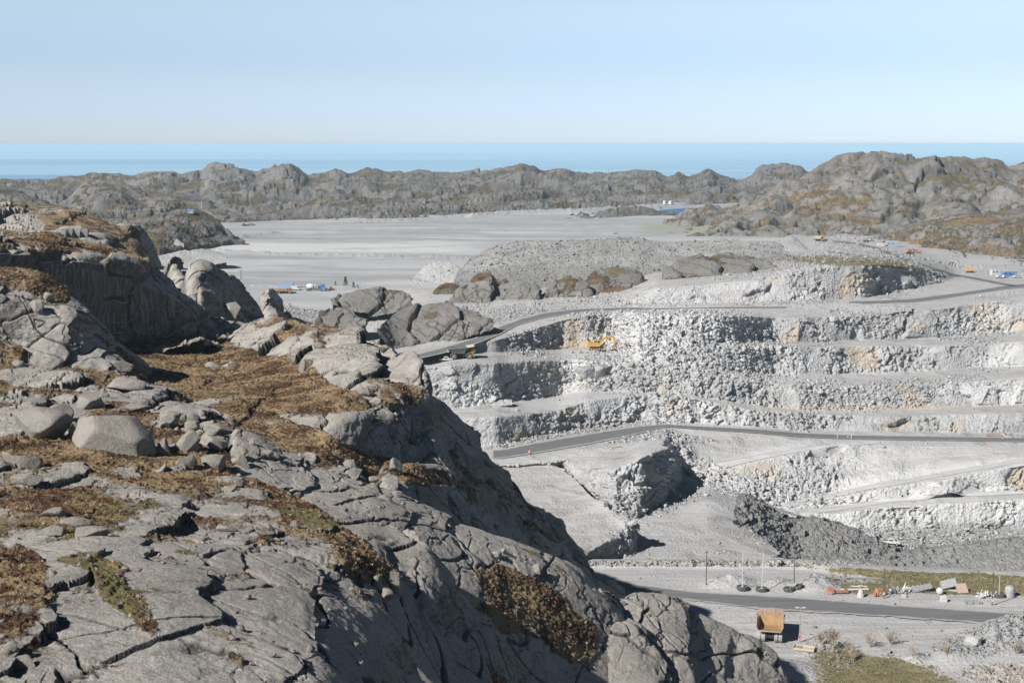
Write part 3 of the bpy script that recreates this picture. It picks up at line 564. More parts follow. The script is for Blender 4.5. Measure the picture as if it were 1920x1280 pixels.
# near ground with the parking strip
nr = [(900, 1075, -114.8), (1500, 1075, -114.8), (2140, 1092, -114.8)]
def nearground():
    g = stack(900, 2140, [('z', [(900, 1420, -117), (2140, 1420, -117)]), ('z', [(900, 1300, -116), (1560, 1290, -116), (1700, 1275, -116.3), (2140, 1290, -116)]), ('z', [(900, 1210, -114.5), (1600, 1215, -114.6), (2140, 1200, -114.6)]),
        ('z', [(900, 1130, -114.3), (1500, 1130, -114.3), (2140, 1160, -114.3)]), ('z', [(900, 1062, -114.8), (1500, 1068, -114.8), (1700, 1092, -114.6), (2140, 1100, -114.6)]),
        ('z', [(900, 1052, -113.4), (1500, 1052, -113.4), (1560, 1062, -113.6), (1700, 1076, -113.4), (2140, 1085, -113.4)]), ('z', [(900, 1047, -113.8), (1500, 1047, -113.8), (1560, 1052, -114), (1700, 1066, -113.6), (2140, 1075, -113.6)]), ('z', [(900, 1052, -122), (1500, 1052, -122), (2140, 1076, -122)], 6)], smx=4, smv=1, dens=1.15)
    A = pitnoise(g, wallA=.5, seed=9.0, flatA=.05, rubble=blobmask(g, [(1330, 1056, 300, 5, 0, 1.1), (1850, 1175 + 30, 90, 24, -8, .9), (1560, 1230, 50, 26, 30, .3), (1900, 1265, 90, 20, 0, .7)]))
    p = flat(g.P); sh = g.X.shape
    A['flat'] = np.maximum(A['flat'], .85) * (1 - g.rb)
    A['veg'] = blobmask(g, [(1640, 1262, 120, 34, 4, .85), (1700, 1080, 160, 9, 5, .8), (1850, 1083, 120, 8, 3, .9), (1620, 1105, 60, 10, 5, .7), (1750, 1102, 120, 12, 4, .8), (1880, 1105, 60, 13, 2, .9), (1560, 1222, 60, 14, 0, .4), (1560, 1300, 180, 20, 0, .8), (1800, 1280, 70, 14, 0, .3), (1905, 1215, 30, 20, 0, .3)], .5)
    A['rust'] = blobmask(g, [(1330, 1056, 240, 5, 0, .35), (1890, 1265, 90, 20, 0, .5)], .5)
    A['dark'] = blobmask(g, [(1450, 1215, 60, 12, 0, .45), (1300, 1075, 160, 8, 0, .2)], .6) + .25 * sst(.1, .5, fbm(p * np.array([.25, 1, 1]), 5, 3, o=3).reshape(sh))
    mo = np.zeros(sh)
    for (x, y, rx, ry, h) in ((1370, 1096, 50, 12, 2.6), (1455, 1095, 30, 8, 1.5), (1530, 1098, 46, 13, 2.8), (1885, 1195, 60, 26, 3.6), (1790, 1228, 40, 16, 2.2), (1720, 1235, 25, 8, 1.2), (1610, 1090, 60, 6, .6), (1760, 1096, 50, 6, .7), (1925, 1185, 40, 24, 3), (1480, 1260, 60, 20, 2)):
        e = np.exp(-(((g.X - x) / rx) ** 2 + ((g.Y - y) / ry) ** 2) * 1.6); mo += h * e; A['flat'] *= 1 - .8 * np.clip(e * 1.5, 0, 1)
    g.P[..., 2] += mo * (1 + .25 * fbm(p, 3, 3).reshape(sh))
    setp(mesh_grid('ground', g.P, M_pit, A), kind='structure'); g.A = A; return g
NEARG = nearground()
lerpz = zint([(900, -114.3), (2140, -114.3)])
strip('haul_road', (900, 2140), [(900, 1075), (1100, 1102), (1200, 1112), (1300, 1126), (1400, 1140), (1500, 1147), (1600, 1153), (1700, 1159), (1920, 1175), (2140, 1188)], [(900, 1055), (1100, 1084), (1200, 1096), (1300, 1110), (1400, 1114), (1500, 1120), (1600, 1128), (1700, 1136), (1920, 1150), (2140, 1163)], lerpz, m_asph, off=.2)

# heaps and rock knolls standing on the quarry ground
def mound(name, x0, x1, base, crest, R, mat, kind='gravel', amp=None, seed=0.0, depth=None, veg=.3, blobs=(), dens=1.15, skirt=None, bulge=.55, extra=None, tilt=0.0, midR=.45, rubamt=1.0, smx=4):
    """R = distance of its foot, depth = how far its crest lies behind the foot; the foot meets its crest line at both ends"""
    def yb(x): return np.interp(x, [p[0] for p in base], [p[1] for p in base])
    def yc(x): return np.interp(x, [p[0] for p in crest], [p[1] for p in crest])
    def Rf(x): return R + tilt * (x - x0) / (x1 - x0)
    xs = np.linspace(x0, x1, 60); H = np.maximum(yb(xs) - yc(xs), 0); hm = max(H.max(), 1); w = np.sqrt(np.clip(H / hm, 0, 1))
    mid = yb(xs) * (1 - bulge) + yc(xs) * bulge
    c = [('R', [(x, y + 5 * Rf(x) / 500 + 3, Rf(x) - 2) for x, y in zip(xs, yb(xs))]), ('R', [(x, y, Rf(x)) for x, y in zip(xs, yb(xs))]),
         ('R', [(x, y, Rf(x) + depth * q * midR) for x, y, q in zip(xs, mid, w)]), ('R', [(x, y, Rf(x) + depth * q) for x, y, q in zip(xs, yc(xs), w)])]
    if kind == 'gravel':
        g = stack(x0, x1, c, smx=smx, smv=1.5, dens=dens, skirt=skirt or (depth, R * .05)); A = pitnoise(g, wallA=0, rubble=np.full(g.X.shape, rubamt), seed=seed)
        if extra: extra(g, A)
        o = mesh_grid(name, g.P, mat, A)
    else:
        g = stack(x0, x1, c, smx=smx, smv=2.5, dens=dens, skirt=skirt or (depth, R * .04)); g.rock = 1
        A = rocknear(g, amp * .8, seed, veg - .15, [b[:5] + (b[5] * .7,) for b in blobs], R / 300., cracks=.8, lumps=.7)
        o = mesh_grid(name, g.P, mat, A)
    setp(o, kind='structure'); g.o = o; HEAP.append(g); return g
HEAP = []

def rocknear(g, amp=1.0, seed=0.0, veg=.3, blobs=(), k=1.0, rot=.75, cracks=1.0, vb=None, lumps=1.0):
    """ice-worn granite: plates with plucked right-hand faces, open joints, broken patches and hummocky heath. k = pattern size"""
    P = g.P; N = normals(P); p = flat(P); sh = g.X.shape
    c, s = math.cos(rot), math.sin(rot)
    w = fbm(p, 10 * k, 3, o=seed)[:, None] * np.array([1.6, 1.6, 1.0]) * k
    w2 = fbm(p, 2.5 * k, 3, o=seed + 2)[:, None] * np.array([.5, .5, .4]) * k
    q = np.stack([p[:, 0] * 1.15, p[:, 1] / 1.7, p[:, 2]], 1) + w + w2 * .7
    s1, e1 = steps(q, 9.5 * k, seed + 1, rnd=.2); s2, e2 = steps(q + w2, 3.6 * k, seed + 4, rnd=.14)
    b1 = billow(p + w, 16 * k, 2, .5, seed + 21); b3 = fbm(p, 3 * k, 3, .5, seed + 23)
    lm = sst(-.08, .25, gn(p, 20 * k, seed + 30)); lm2 = sst(.0, .3, gn(p, 9 * k, seed + 31))
    s3, e3 = steps(p + w2, 1.35 * k, seed + 6, h=.6, rnd=.1, rt=.9)
    f1 = fbm(p, .8, 4, .6, seed + 8)
    up = N[..., 2].reshape(-1)
    stp = .25 + .75 * sst(.2, .6, up)
    rockd = amp * k * (1.5 * s1 * stp + .45 * b1 + .10 * b3) + lumps * k * (.50 * (.25 + .75 * lm) * s2 + .20 * lm * lm2 * s3)
    v = veg + .7 * (up - .8) + .42 * fbm(p, 7 * k, 5, .6, seed + 22) - .30 * b1 - .22 * s1 - .22 * s2 * lm
    v = v + blobmask(g, blobs).reshape(-1)
    vm = sst(.35, .65, v)
    qa = np.stack([(p[:, 0] * c - p[:, 1] * s) / 6, p[:, 0] * s + p[:, 1] * c, p[:, 2] * .6], 1) + w * .35 + w2 * .3
    qb = np.stack([p[:, 0] * c - p[:, 1] * s, (p[:, 0] * s + p[:, 1] * c) / 3, p[:, 2] * .6], 1) + w * .45 + w2 * .4
    j1 = 1 - sst(.010, .035, np.abs(gn(qa, 4.5 * k, seed + 71))); j1 *= sst(-.3, -.1, gn(p, 12 * k, seed + 74))
    j2 = 1 - sst(.007, .026, np.abs(gn(qb, 8 * k, seed + 72))); j2 *= sst(-.15, .05, gn(p, 10 * k, seed + 75))
    ck = np.maximum(j1, j2) * cracks; ck2 = (1 - sst(.02, .07, e2)) * lm * cracks * .7
    rockd = rockd + .045 * f1 - k * (.34 * ck + .15 * ck2)
    hl = np.abs(gn(p, .75, seed + 50)); h2 = np.abs(gn(p, .33, seed + 51))
    hum = amp * k * .25 * s1 + .34 * hl + .2 * h2 + .25 * fbm(p, 3.5 * k, 3, o=seed + 52)
    d = (rockd * (1 - vm) + hum * vm).reshape(sh)
    if vb is not None: d = d * vb
    g.P = P + N * d[..., None]
    A = base_attrs(g)
    A['veg'] = np.clip(v, -.6, 1.6).reshape(sh)
    A['crack'] = (np.maximum(ck * .9, ck2 * .6) * (1 - vm)).reshape(sh)
    A['moss'] = (.9 * sst(.15, .4, gn(p, 5 * k, seed + 60)) * (1 - sst(.5, .85, v)) + .3 * sst(.3, .5, gn(p, 12 * k, seed + 61))).reshape(sh)
    return A
# knolls left standing between the roads
mound('hill', 712, 925, [(712, 612), (735, 650), (760, 664), (790, 655), (830, 640), (870, 622), (925, 606)], [(712, 610), (722, 600), (740, 588), (772, 573), (800, 568), (832, 567), (870, 573), (898, 584), (916, 598), (925, 606)], 548, M_knoll, 'rock', 1.0, seed=3.0, depth=26, veg=-.15, tilt=14, blobs=[(830, 590, 30, 10, 0, .5), (860, 575, 50, 6, 10, .4)])
mound('hill', 622, 772, [(622, 564), (650, 572), (700, 582), (740, 580), (772, 562)], [(622, 562), (640, 548), (660, 543), (680, 545), (720, 544), (750, 542), (758, 546), (768, 556), (772, 562)], 655, M_knoll, 'rock', 1.0, seed=13.0, depth=20, veg=0, tilt=0, blobs=[(710, 545, 40, 6, 0, .8)])
mound('hill', 586, 688, [(586, 600), (610, 612), (640, 618), (688, 604)], [(586, 599), (600, 580), (615, 573), (640, 574), (655, 578), (672, 588), (688, 602)], 590, M_knoll, 'rock', .9, seed=23.0, depth=16, veg=.1, tilt=0)
mound('hill', 815, 1012, [(815, 574), (850, 577), (900, 577), (960, 574), (1012, 552)], [(815, 573), (835, 562), (850, 548), (870, 533), (888, 518), (905, 510), (918, 512), (935, 522), (960, 524), (985, 528), (1003, 537), (1012, 550)], 680, M_knoll, 'rock', 1.1, seed=33.0, depth=28, veg=.0, tilt=0, blobs=[(900, 520, 24, 8, 0, .6), (980, 565, 14, 8, 0, .6)])
mound('hill', 985, 1112, [(985, 578), (1030, 577), (1060, 575), (1112, 566)], [(985, 576), (1010, 560), (1025, 535), (1045, 526), (1070, 521), (1092, 524), (1104, 534), (1112, 562)], 675, M_knoll, 'rock', 1.0, seed=43.0, depth=22, veg=.1, tilt=0, blobs=[(1050, 525, 40, 6, 0, .6)])
mound('hill', 1080, 1240, [(1080, 566), (1140, 562), (1200, 556), (1240, 545)], [(1080, 560), (1095, 530), (1105, 508), (1130, 502), (1165, 500), (1190, 505), (1202, 517), (1225, 535), (1240, 543)], 690, M_knoll, 'rock', 1.0, seed=53.0, depth=26, veg=.35, tilt=0, blobs=[(1130, 548, 60, 10, 0, .6)])
mound('hill', 1238, 1460, [(1238, 556), (1300, 545), (1380, 532), (1430, 522), (1460, 505)], [(1238, 552), (1250, 500), (1270, 488), (1300, 481), (1345, 479), (1385, 476), (1400, 478), (1420, 487), (1445, 492), (1460, 503)], 672, M_knoll, 'rock', 1.1, seed=63.0, depth=36, veg=.2, tilt=18, blobs=[(1300, 530, 70, 14, -10, .6), (1340, 488, 50, 8, 0, .5)])
mound('hill', 812, 872, [(812, 548), (872, 552)], [(812, 547), (825, 535), (845, 530), (860, 534), (872, 548)], 730, M_knoll, 'rock', .8, seed=73.0, depth=14, veg=.5)
# waste heaps
def heapcol(**kw):
    def f(g, A):
        sh = g.X.shape; A['dark'] = np.full(sh, kw.get('dark', .3)) + .25 * fbm(flat(g.P), 16, 3, o=2).reshape(sh); A['white'] = np.full(sh, kw.get('white', 0.))
        A['rust'] = np.full(sh, kw.get('rust', 0.))
    return f
mound('gravel_heap', 850, 1500, [(850, 532), (900, 545), (1100, 560), (1300, 560), (1500, 512)], [(850, 530), (862, 505), (880, 487), (905, 472), (940, 459), (985, 452), (1050, 453), (1100, 449), (1165, 446), (1200, 446), (1225, 452), (1262, 455), (1300, 452), (1360, 452), (1415, 456), (1450, 462), (1480, 476), (1500, 505)], 748, M_gravel, depth=50, seed=101., extra=heapcol(dark=.25), midR=.35, rubamt=.3)
mound('gravel_heap', 772, 880, [(772, 524), (800, 530), (850, 534), (880, 530)], [(772, 523), (790, 506), (803, 494), (820, 491), (845, 491), (856, 497), (870, 508), (880, 518)], 790, M_pit, depth=20, seed=102., extra=heapcol(dark=0, white=.3), rubamt=.4)
mound('gravel_heap', 1435, 1530, [(1435, 476), (1480, 482), (1530, 480)], [(1435, 474), (1455, 458), (1476, 441), (1484, 439), (1500, 452), (1520, 470), (1530, 478)], 880, M_pit, depth=20, seed=103., extra=heapcol(dark=.4), rubamt=.25)
mound('gravel_heap', 1300, 1470, [(1300, 470), (1380, 478), (1470, 476)], [(1300, 460), (1325, 450), (1380, 449), (1420, 452), (1455, 452), (1470, 462)], 850, M_pit, depth=20, seed=107., extra=heapcol(dark=.3))
mound('gravel_heap', 1525, 1640, [(1525, 452), (1580, 455), (1640, 452)], [(1525, 450), (1560, 443), (1580, 438), (1600, 440), (1625, 448), (1640, 451)], 960, M_pit, depth=16, seed=104., extra=heapcol(dark=.45))
mound('gravel_heap', 1455, 1710, [(1455, 592), (1560, 592), (1710, 574)], [(1455, 588), (1475, 577), (1490, 570), (1550, 568), (1610, 569), (1670, 570), (1695, 573), (1710, 573)], 612, M_pit, depth=10, seed=105., extra=heapcol(dark=.3), rubamt=.3)
mound('gravel_heap', 250, 425, [(250, 492), (300, 486), (360, 492), (425, 480)], [(250, 485), (300, 479), (340, 470), (380, 468), (405, 470), (425, 479)], 880, M_pit, depth=16, seed=106., extra=heapcol(dark=.45), rubamt=.4)
mound('gravel_heap', 295, 345, [(295, 464), (320, 466), (345, 462)], [(295, 460), (305, 445), (315, 440), (330, 445), (345, 458)], 1010, M_pit, depth=14, seed=108., extra=heapcol(dark=.4), rubamt=.4)
mound('gravel_heap', 740, 960, [(740, 690), (800, 735), (850, 770), (900, 764), (930, 755), (960, 750)], [(740, 684), (790, 685), (820, 690), (850, 692), (872, 705), (900, 735), (930, 748), (960, 748)], 516, M_pit, depth=12, seed=109., extra=heapcol(dark=.1, white=.15), rubamt=.5)
# dark dump that spills down to the near road
mound('rubble_heap', 1380, 2140, [(1380, 960), (1440, 1010), (1500, 1062), (1560, 1068), (1640, 1080), (1700, 1090), (2140, 1105)],
      [(1380, 935), (1390, 925), (1410, 930), (1450, 955), (1482, 973), (1500, 974), (1530, 971), (1560, 978), (1600, 992), (1625, 1006), (1660, 1022), (1700, 1034), (1760, 1028), (1850, 1016), (1920, 1008), (2140, 990)], 386, M_gravel, depth=34, seed=111., extra=heapcol(dark=.45), tilt=-24, midR=.5, dens=1.3)
mound('rubble_heap', 1255, 1335, [(1255, 1012), (1290, 1018), (1335, 1008)], [(1255, 1008), (1275, 995), (1290, 985), (1315, 996), (1335, 1006)], 418, M_gravel, depth=6, seed=112., extra=heapcol(dark=.2)) if 0 else None

# ------------------------------------------------------------------ the rocky hillside in front (near -> far pieces)
def slope(name, x0, x1, curves, seed, amp=.8, veg=.3, blobs=(), k=1.0, dens=1.25, skirt=(14, 9), smv=3, smx=9, rot=.75, cracks=1.0, lumps=1.0):
    g = stack(x0, x1, curves, smx=smx, smv=smv, dens=dens, skirt=skirt, hid=20)
    A = rocknear(g, amp, seed, veg, blobs, k, rot, cracks, lumps=lumps)
    mm = blobmask(g, MOSS, .5); A['moss'] = np.clip(A['moss'] * .7 + mm, 0, 1.2); A['veg'] = np.maximum(A['veg'], -.6 + 1.3 * mm)
    for xe, sg_ in ((x0, 1), (x1, -1)):             # ends that lie inside the hill go under their neighbours
        if 0 < xe < 1500: g.P[..., 2] -= 14 * (1 - sst(0, 70, (g.X - xe) * sg_)) ** 1.5
    g.A = A; HILL.append(g)
    g.o = setp(mesh_grid(name, g.P, M_near, A), kind='structure'); return g
HILL = []
MOSS = [(215, 1112, 18, 66, -36, 1), (150, 1068, 56, 12, 15, 1), (350, 1036, 30, 7, 5, 1), (270, 958, 70, 12, 0, .9), (110, 1000, 90, 9, 0, .7), (225, 984, 60, 9, 0, .7), (560, 966, 44, 10, 12, 1), (600, 990, 40, 10, 15, 1), (275, 921, 34, 4, 0, .9), (165, 931, 30, 4, 0, .9), (800, 928, 34, 9, 30, .8), (880, 948, 26, 9, 30, .9), (600, 862, 60, 4, 24, .8), (700, 902, 60, 4, 24, .8), (640, 905, 50, 4, 24, .6), (540, 1085, 24, 3, 30, .8), (620, 1060, 16, 8, 20, .9), (500, 1046, 40, 4, 8, .8), (960, 1020, 70, 3, 24, .8), (1040, 1062, 60, 3, 30, .7), (1120, 1122, 40, 5, 15, .7), (700, 775, 40, 9, 10, .8), (790, 1130, 22, 9, 0, .8), (100, 520, 60, 9, 20, .7), (420, 510, 40, 5, 0, .6), (60, 688, 40, 5, 0, .6)]
# A: cracked slabs at the camera's feet
slope('hillside', -330, 900, [
 ('R', [(-330, 1430, 56), (300, 1430, 58), (600, 1430, 64), (800, 1430, 90), (900, 1440, 100)]),
 ('R', [(-330, 1285, 66), (300, 1285, 68), (600, 1285, 74), (700, 1285, 84), (780, 1300, 97), (900, 1360, 104)]),
 ('R', [(-330, 1140, 77), (0, 1140, 78), (300, 1140, 80), (500, 1150, 84), (600, 1160, 88), (700, 1200, 94), (760, 1250, 99), (900, 1350, 106)]),
 ('R', [(-330, 1020, 97), (60, 1024, 97), (165, 1008, 99), (320, 1014, 101), (430, 1024, 103), (540, 1040, 104), (640, 1074, 104), (700, 1112, 103), (740, 1160, 102), (770, 1225, 101), (800, 1300, 106), (900, 1345, 107)])],
 1.0, .3, -.1, [(30, 1120, 60, 90, 10, .8), (25, 1050, 60, 20, 0, .6), (215, 1110, 22, 60, -35, .8), (180, 1065, 60, 16, 15, .7), (270, 1160, 18, 40, -30, .7), (430, 1260, 30, 30, -20, .4)], .95, skirt=(7, 5), lumps=.10)
# B: terrace of heath and low slabs, and the ridge that throws the long shadow
slope('hillside', -330, 1050, [
 ('R', [(-330, 1070, 96), (0, 1070, 96), (165, 1055, 98), (430, 1070, 101), (640, 1115, 103), (740, 1200, 104), (850, 1320, 107), (1050, 1420, 116)]),
 ('R', [(-330, 1012, 104), (0, 1008, 104), (165, 998, 105), (320, 1000, 107), (430, 1008, 108), (540, 1020, 109), (640, 1042, 110), (700, 1080, 112), (760, 1130, 115), (850, 1230, 118), (900, 1290, 119), (1050, 1400, 122)]),
 ('R', [(-330, 935, 120), (0, 935, 120), (200, 938, 122), (400, 950, 126), (500, 958, 127), (600, 978, 126), (700, 1012, 125), (800, 1090, 121), (870, 1160, 124), (930, 1240, 126), (1050, 1385, 129)]),
 ('R', [(-330, 868, 140), (0, 868, 140), (200, 880, 142), (330, 886, 145), (430, 894, 147), (480, 902, 146), (560, 932, 144), (650, 960, 141), (740, 985, 139), (775, 992, 135), (800, 1012, 131), (822, 1046, 130), (850, 1085, 131), (880, 1118, 132), (920, 1155, 133), (950, 1195, 134), (985, 1270, 136), (1050, 1370, 140)])],
 3.0, .55, .12, [(120, 960, 180, 40, 0, .5), (380, 905, 180, 18, 4, .8), (60, 930, 120, 30, 0, .4), (560, 960, 60, 20, 20, .6), (680, 1060, 70, 22, 25, .9), (600, 1000, 90, 14, 15, .4), (720, 1000, 90, 20, 20, -.8), (800, 1080, 80, 40, 50, -.6), (400, 955, 90, 10, 5, -.5), (300, 985, 90, 8, 0, -.6), (860, 1200, 60, 60, 50, -.4), (640, 950, 80, 14, 15, -.9), (90, 910, 60, 8, 0, -.7)], 1.0, skirt=(7, 8), lumps=.36)
# C: the great whaleback slab and the heathery gully below it
slope('hillside', 380, 1640, [
 ('R', [(380, 960, 134), (700, 1035, 142), (800, 1130, 138), (900, 1240, 140), (1000, 1340, 144), (1640, 1440, 168)]),
 ('R', [(380, 930, 142), (600, 960, 147), (700, 985, 149), (800, 1065, 149), (900, 1150, 150), (1000, 1225, 153), (1100, 1290, 158), (1200, 1340, 162), (1640, 1420, 178)]),
 ('R', [(380, 895, 148), (560, 915, 153), (700, 945, 156), (800, 990, 157), (870, 1050, 157), (950, 1100, 160), (1050, 1150, 164), (1120, 1180, 168), (1250, 1260, 172), (1640, 1410, 184)]),
 ('R', [(380, 850, 153), (482, 862, 157), (560, 885, 160), (700, 925, 162), (800, 965, 163), (900, 1010, 164), (1000, 1055, 167), (1062, 1085, 169), (1117, 1120, 172), (1200, 1180, 176), (1640, 1400, 188)]),
 ('R', [(380, 802, 160), (440, 802, 163), (482, 814, 165), (535, 850, 166), (600, 867, 167), (650, 892, 167), (712, 908, 168), (762, 925, 168), (800, 945, 169), (875, 977, 171), (960, 1010, 174), (1015, 1032, 176), (1062, 1045, 178), (1095, 1070, 179), (1117, 1097, 180), (1165, 1128, 183), (1200, 1170, 184), (1640, 1395, 196)])],
 5.0, .26, -.75, [(1010, 1150, 110, 60, 40, 1.7), (930, 1080, 60, 30, 40, 1.1), (1110, 1210, 60, 50, 40, 1.4), (900, 1140, 80, 60, 40, 1.0), (1180, 1120, 60, 10, 15, .7), (620, 850, 60, 10, 25, 1.0), (700, 900, 60, 5, 25, .8), (430, 850, 60, 20, 20, .6), (1040, 1060, 80, 4, 28, .6), (520, 980, 60, 20, 20, .9)], 1.2, skirt=(4, 7), rot=.5, lumps=.10, cracks=.75)
# D: rounded slab at the right foot of the hill
slope('hillside', 1010, 1640, [
 ('R', [(1010, 1440, 147), (1300, 1440, 159), (1640, 1480, 168)]),
 ('R', [(1010, 1330, 155), (1100, 1300, 159), (1200, 1290, 162), (1350, 1310, 170), (1450, 1340, 179), (1640, 1450, 182)]),
 ('R', [(1010, 1250, 161), (1100, 1190, 168), (1180, 1178, 172), (1250, 1190, 176), (1350, 1240, 182), (1450, 1300, 187), (1640, 1440, 189)]),
 ('R', [(1010, 1200, 166), (1050, 1150, 173), (1090, 1135, 177), (1150, 1125, 181), (1200, 1128, 182), (1260, 1142, 185), (1330, 1180, 188), (1400, 1222, 189), (1500, 1300, 191), (1640, 1430, 193)]),
 ('R', [(1010, 1180, 170), (1050, 1135, 176), (1090, 1122, 180), (1150, 1109, 183), (1185, 1108, 184), (1215, 1114, 186), (1260, 1127, 188), (1330, 1158, 190), (1390, 1192, 192), (1430, 1222, 193), (1470, 1255, 194), (1510, 1290, 195), (1640, 1420, 196)])],
 7.0, .8, -.3, [(1290, 1140, 60, 8, 22, .7), (1400, 1210, 14, 40, -30, .5), (1440, 1240, 30, 16, 30, .8), (1250, 1165, 70, 3, 8, .4)], 1.3, skirt=(12, 14), rot=.5, lumps=.4)
# E: dark face above the slab with its grassy ledge
slope('hillside', 660, 1240, [
 ('R', [(660, 935, 162), (762, 950, 166), (875, 1000, 184), (960, 1035, 206), (1062, 1075, 236), (1117, 1120, 250), (1240, 1200, 280)]),
 ('R', [(660, 905, 168), (762, 930, 172), (875, 985, 188.9), (960, 1018, 209.6), (1062, 1055, 241.8), (1117, 1105, 256.4), (1165, 1135, 274.3), (1240, 1190, 285)]),
 ('R', [(660, 890, 171), (700, 893, 173), (770, 905, 176.7), (810, 913, 185.2), (850, 930, 193.4), (900, 956, 204.0), (960, 973, 221.0), (1000, 987, 233.4), (1040, 1012, 245.1), (1080, 1045, 256.2), (1120, 1083, 267.2), (1165, 1112, 284.6), (1240, 1180, 292)]),
 ('R', [(660, 862, 180), (770, 872, 188), (850, 885, 199), (900, 915, 209), (940, 940, 219), (980, 966, 231), (1010, 984, 241), (1045, 1010, 250), (1085, 1043, 262), (1122, 1081, 272), (1168, 1111, 290), (1240, 1180, 295)])],
 9.0, .6, -.25, [(780, 890, 60, 18, 20, 1.1), (840, 905, 34, 16, 20, .9), (880, 925, 30, 12, 30, .8), (1000, 985, 16, 6, 30, .6)], 1.2, skirt=(5, 8), smx=5, lumps=.7)
# F: upper hillside: dark step, heathery hollow and rounded knolls down to the pit edge
slope('hillside', 130, 1240, [
 ('R', [(130, 830, 166), (400, 830, 168), (480, 835, 169), (560, 890, 168), (650, 915, 170), (760, 945, 174), (850, 960, 190), (950, 1010, 214), (1060, 1075, 246), (1240, 1190, 288)]),
 ('R', [(130, 770, 185), (400, 795, 182), (482, 812, 181), (560, 830, 180), (610, 832, 179), (660, 845, 184), (700, 855, 189), (740, 864, 195), (780, 872, 202), (820, 882, 202.7), (860, 892, 213.1), (900, 918, 222.0), (950, 953, 233.8), (1000, 985, 247.6), (1060, 1030, 265.1), (1130, 1090, 286.9), (1240, 1185, 300)]),
 ('R', [(130, 745, 196), (400, 770, 192), (455, 770, 194), (480, 772, 195), (560, 790, 190), (600, 806, 182), (637, 794, 185), (687, 787, 192), (720, 788, 198), (750, 791, 204), (785, 800, 211), (812, 800, 214), (840, 830, 217.2), (870, 860, 222.3), (910, 895, 230.3), (950, 925, 239.9), (1000, 963, 253.1), (1060, 1010, 270.8), (1130, 1086, 289.0), (1240, 1182, 302)]),
 ('R', [(130, 700, 228), (250, 700, 232), (330, 710, 236), (400, 715, 237), (480, 710, 236), (560, 712, 228), (650, 705, 222), (700, 712, 216), (750, 735, 210), (800, 765, 214), (840, 795, 224.7), (870, 825, 230.1), (910, 865, 237.6), (950, 905, 245.8), (1000, 950, 257.9), (1060, 1000, 275.2), (1130, 1083, 291.8), (1240, 1181, 303)]),
 ('R', [(130, 655, 262), (250, 655, 266), (330, 658, 274), (400, 655, 280), (480, 645, 280), (560, 645, 266), (650, 655, 252), (700, 670, 244), (750, 690, 230), (790, 705, 222), (806, 730, 220), (840, 785, 227.3), (870, 812, 233.3), (910, 853, 240.8), (950, 896, 248.5), (1000, 945, 259.9), (1060, 995, 277.4), (1130, 1082, 293.1), (1240, 1180, 304)]),
 ('R', [(130, 628, 276), (250, 630, 281), (330, 632, 292), (400, 632, 300), (440, 612, 298), (490, 598, 304), (547, 597, 292), (590, 604, 285), (640, 618, 276), (680, 630, 268), (710, 635, 258), (750, 656, 242), (780, 664, 232), (798, 680, 227), (806, 705, 224), (810, 730, 224), (822, 745, 226), (836, 765, 230.3), (850, 783, 232.1), (872, 801, 236.9), (900, 829, 242.4), (925, 859, 246.6), (942, 880, 249.4), (966, 897, 256.0), (985, 920, 259.6), (1010, 948, 264.9), (1040, 974, 273.3), (1062, 991, 280.4), (1090, 1028, 286.0), (1106, 1045, 290.4), (1116, 1068, 289.9), (1132, 1085, 294.4), (1165, 1109, 298), (1240, 1178, 305)])],
 11.0, .95, .34, [(400, 690, 150, 50, 10, .5), (560, 740, 110, 50, 10, .6), (500, 790, 90, 16, 15, .9), (640, 840, 110, 16, 20, .9), (720, 880, 80, 12, 20, .9), (640, 690, 45, 40, 60, -.9), (710, 670, 55, 30, 30, -1), (480, 640, 60, 20, 15, -.8), (550, 650, 50, 18, 15, -.8), (700, 825, 100, 26, 15, -1.4), (810, 790, 30, 50, 20, -1.2), (900, 870, 120, 40, 45, -1.1), (1040, 1000, 120, 30, 42, -1.0), (540, 790, 70, 16, 5, -.9), (770, 690, 40, 26, 40, -1.2), (770, 740, 26, 14, 30, .4)], 1.3, skirt=(9, 16), smx=5, dens=1.3, lumps=.7)
# G: boulder terrace on the left
slope('hillside', -330, 500, [
 ('R', [(-330, 910, 132), (0, 905, 133), (200, 910, 136), (500, 935, 146)]),
 ('R', [(-330, 870, 140), (0, 868, 140), (200, 878, 142), (400, 890, 148), (500, 905, 152)]),
 ('R', [(-330, 790, 158), (0, 790, 158), (200, 800, 160), (330, 805, 166), (420, 810, 168), (500, 850, 168)]),
 ('R', [(-330, 720, 184), (0, 722, 184), (200, 735, 186), (300, 745, 188), (380, 775, 182), (430, 800, 176), (500, 842, 172)]),
 ('R', [(-330, 690, 198), (0, 690, 199), (130, 690, 203), (200, 700, 207), (270, 715, 208), (330, 742, 202), (380, 768, 190), (430, 794, 182), (500, 838, 176)])],
 13.0, .7, .3, [(60, 790, 90, 30, 5, -.7), (60, 700, 100, 22, 10, -.7), (110, 840, 110, 20, 0, .6), (250, 860, 150, 20, 0, .6), (180, 710, 90, 14, 8, .5), (50, 760, 60, 10, 0, .4), (300, 760, 90, 20, 20, -.4), (430, 830, 60, 14, 30, -.6)], 1.1, skirt=(14, 9))
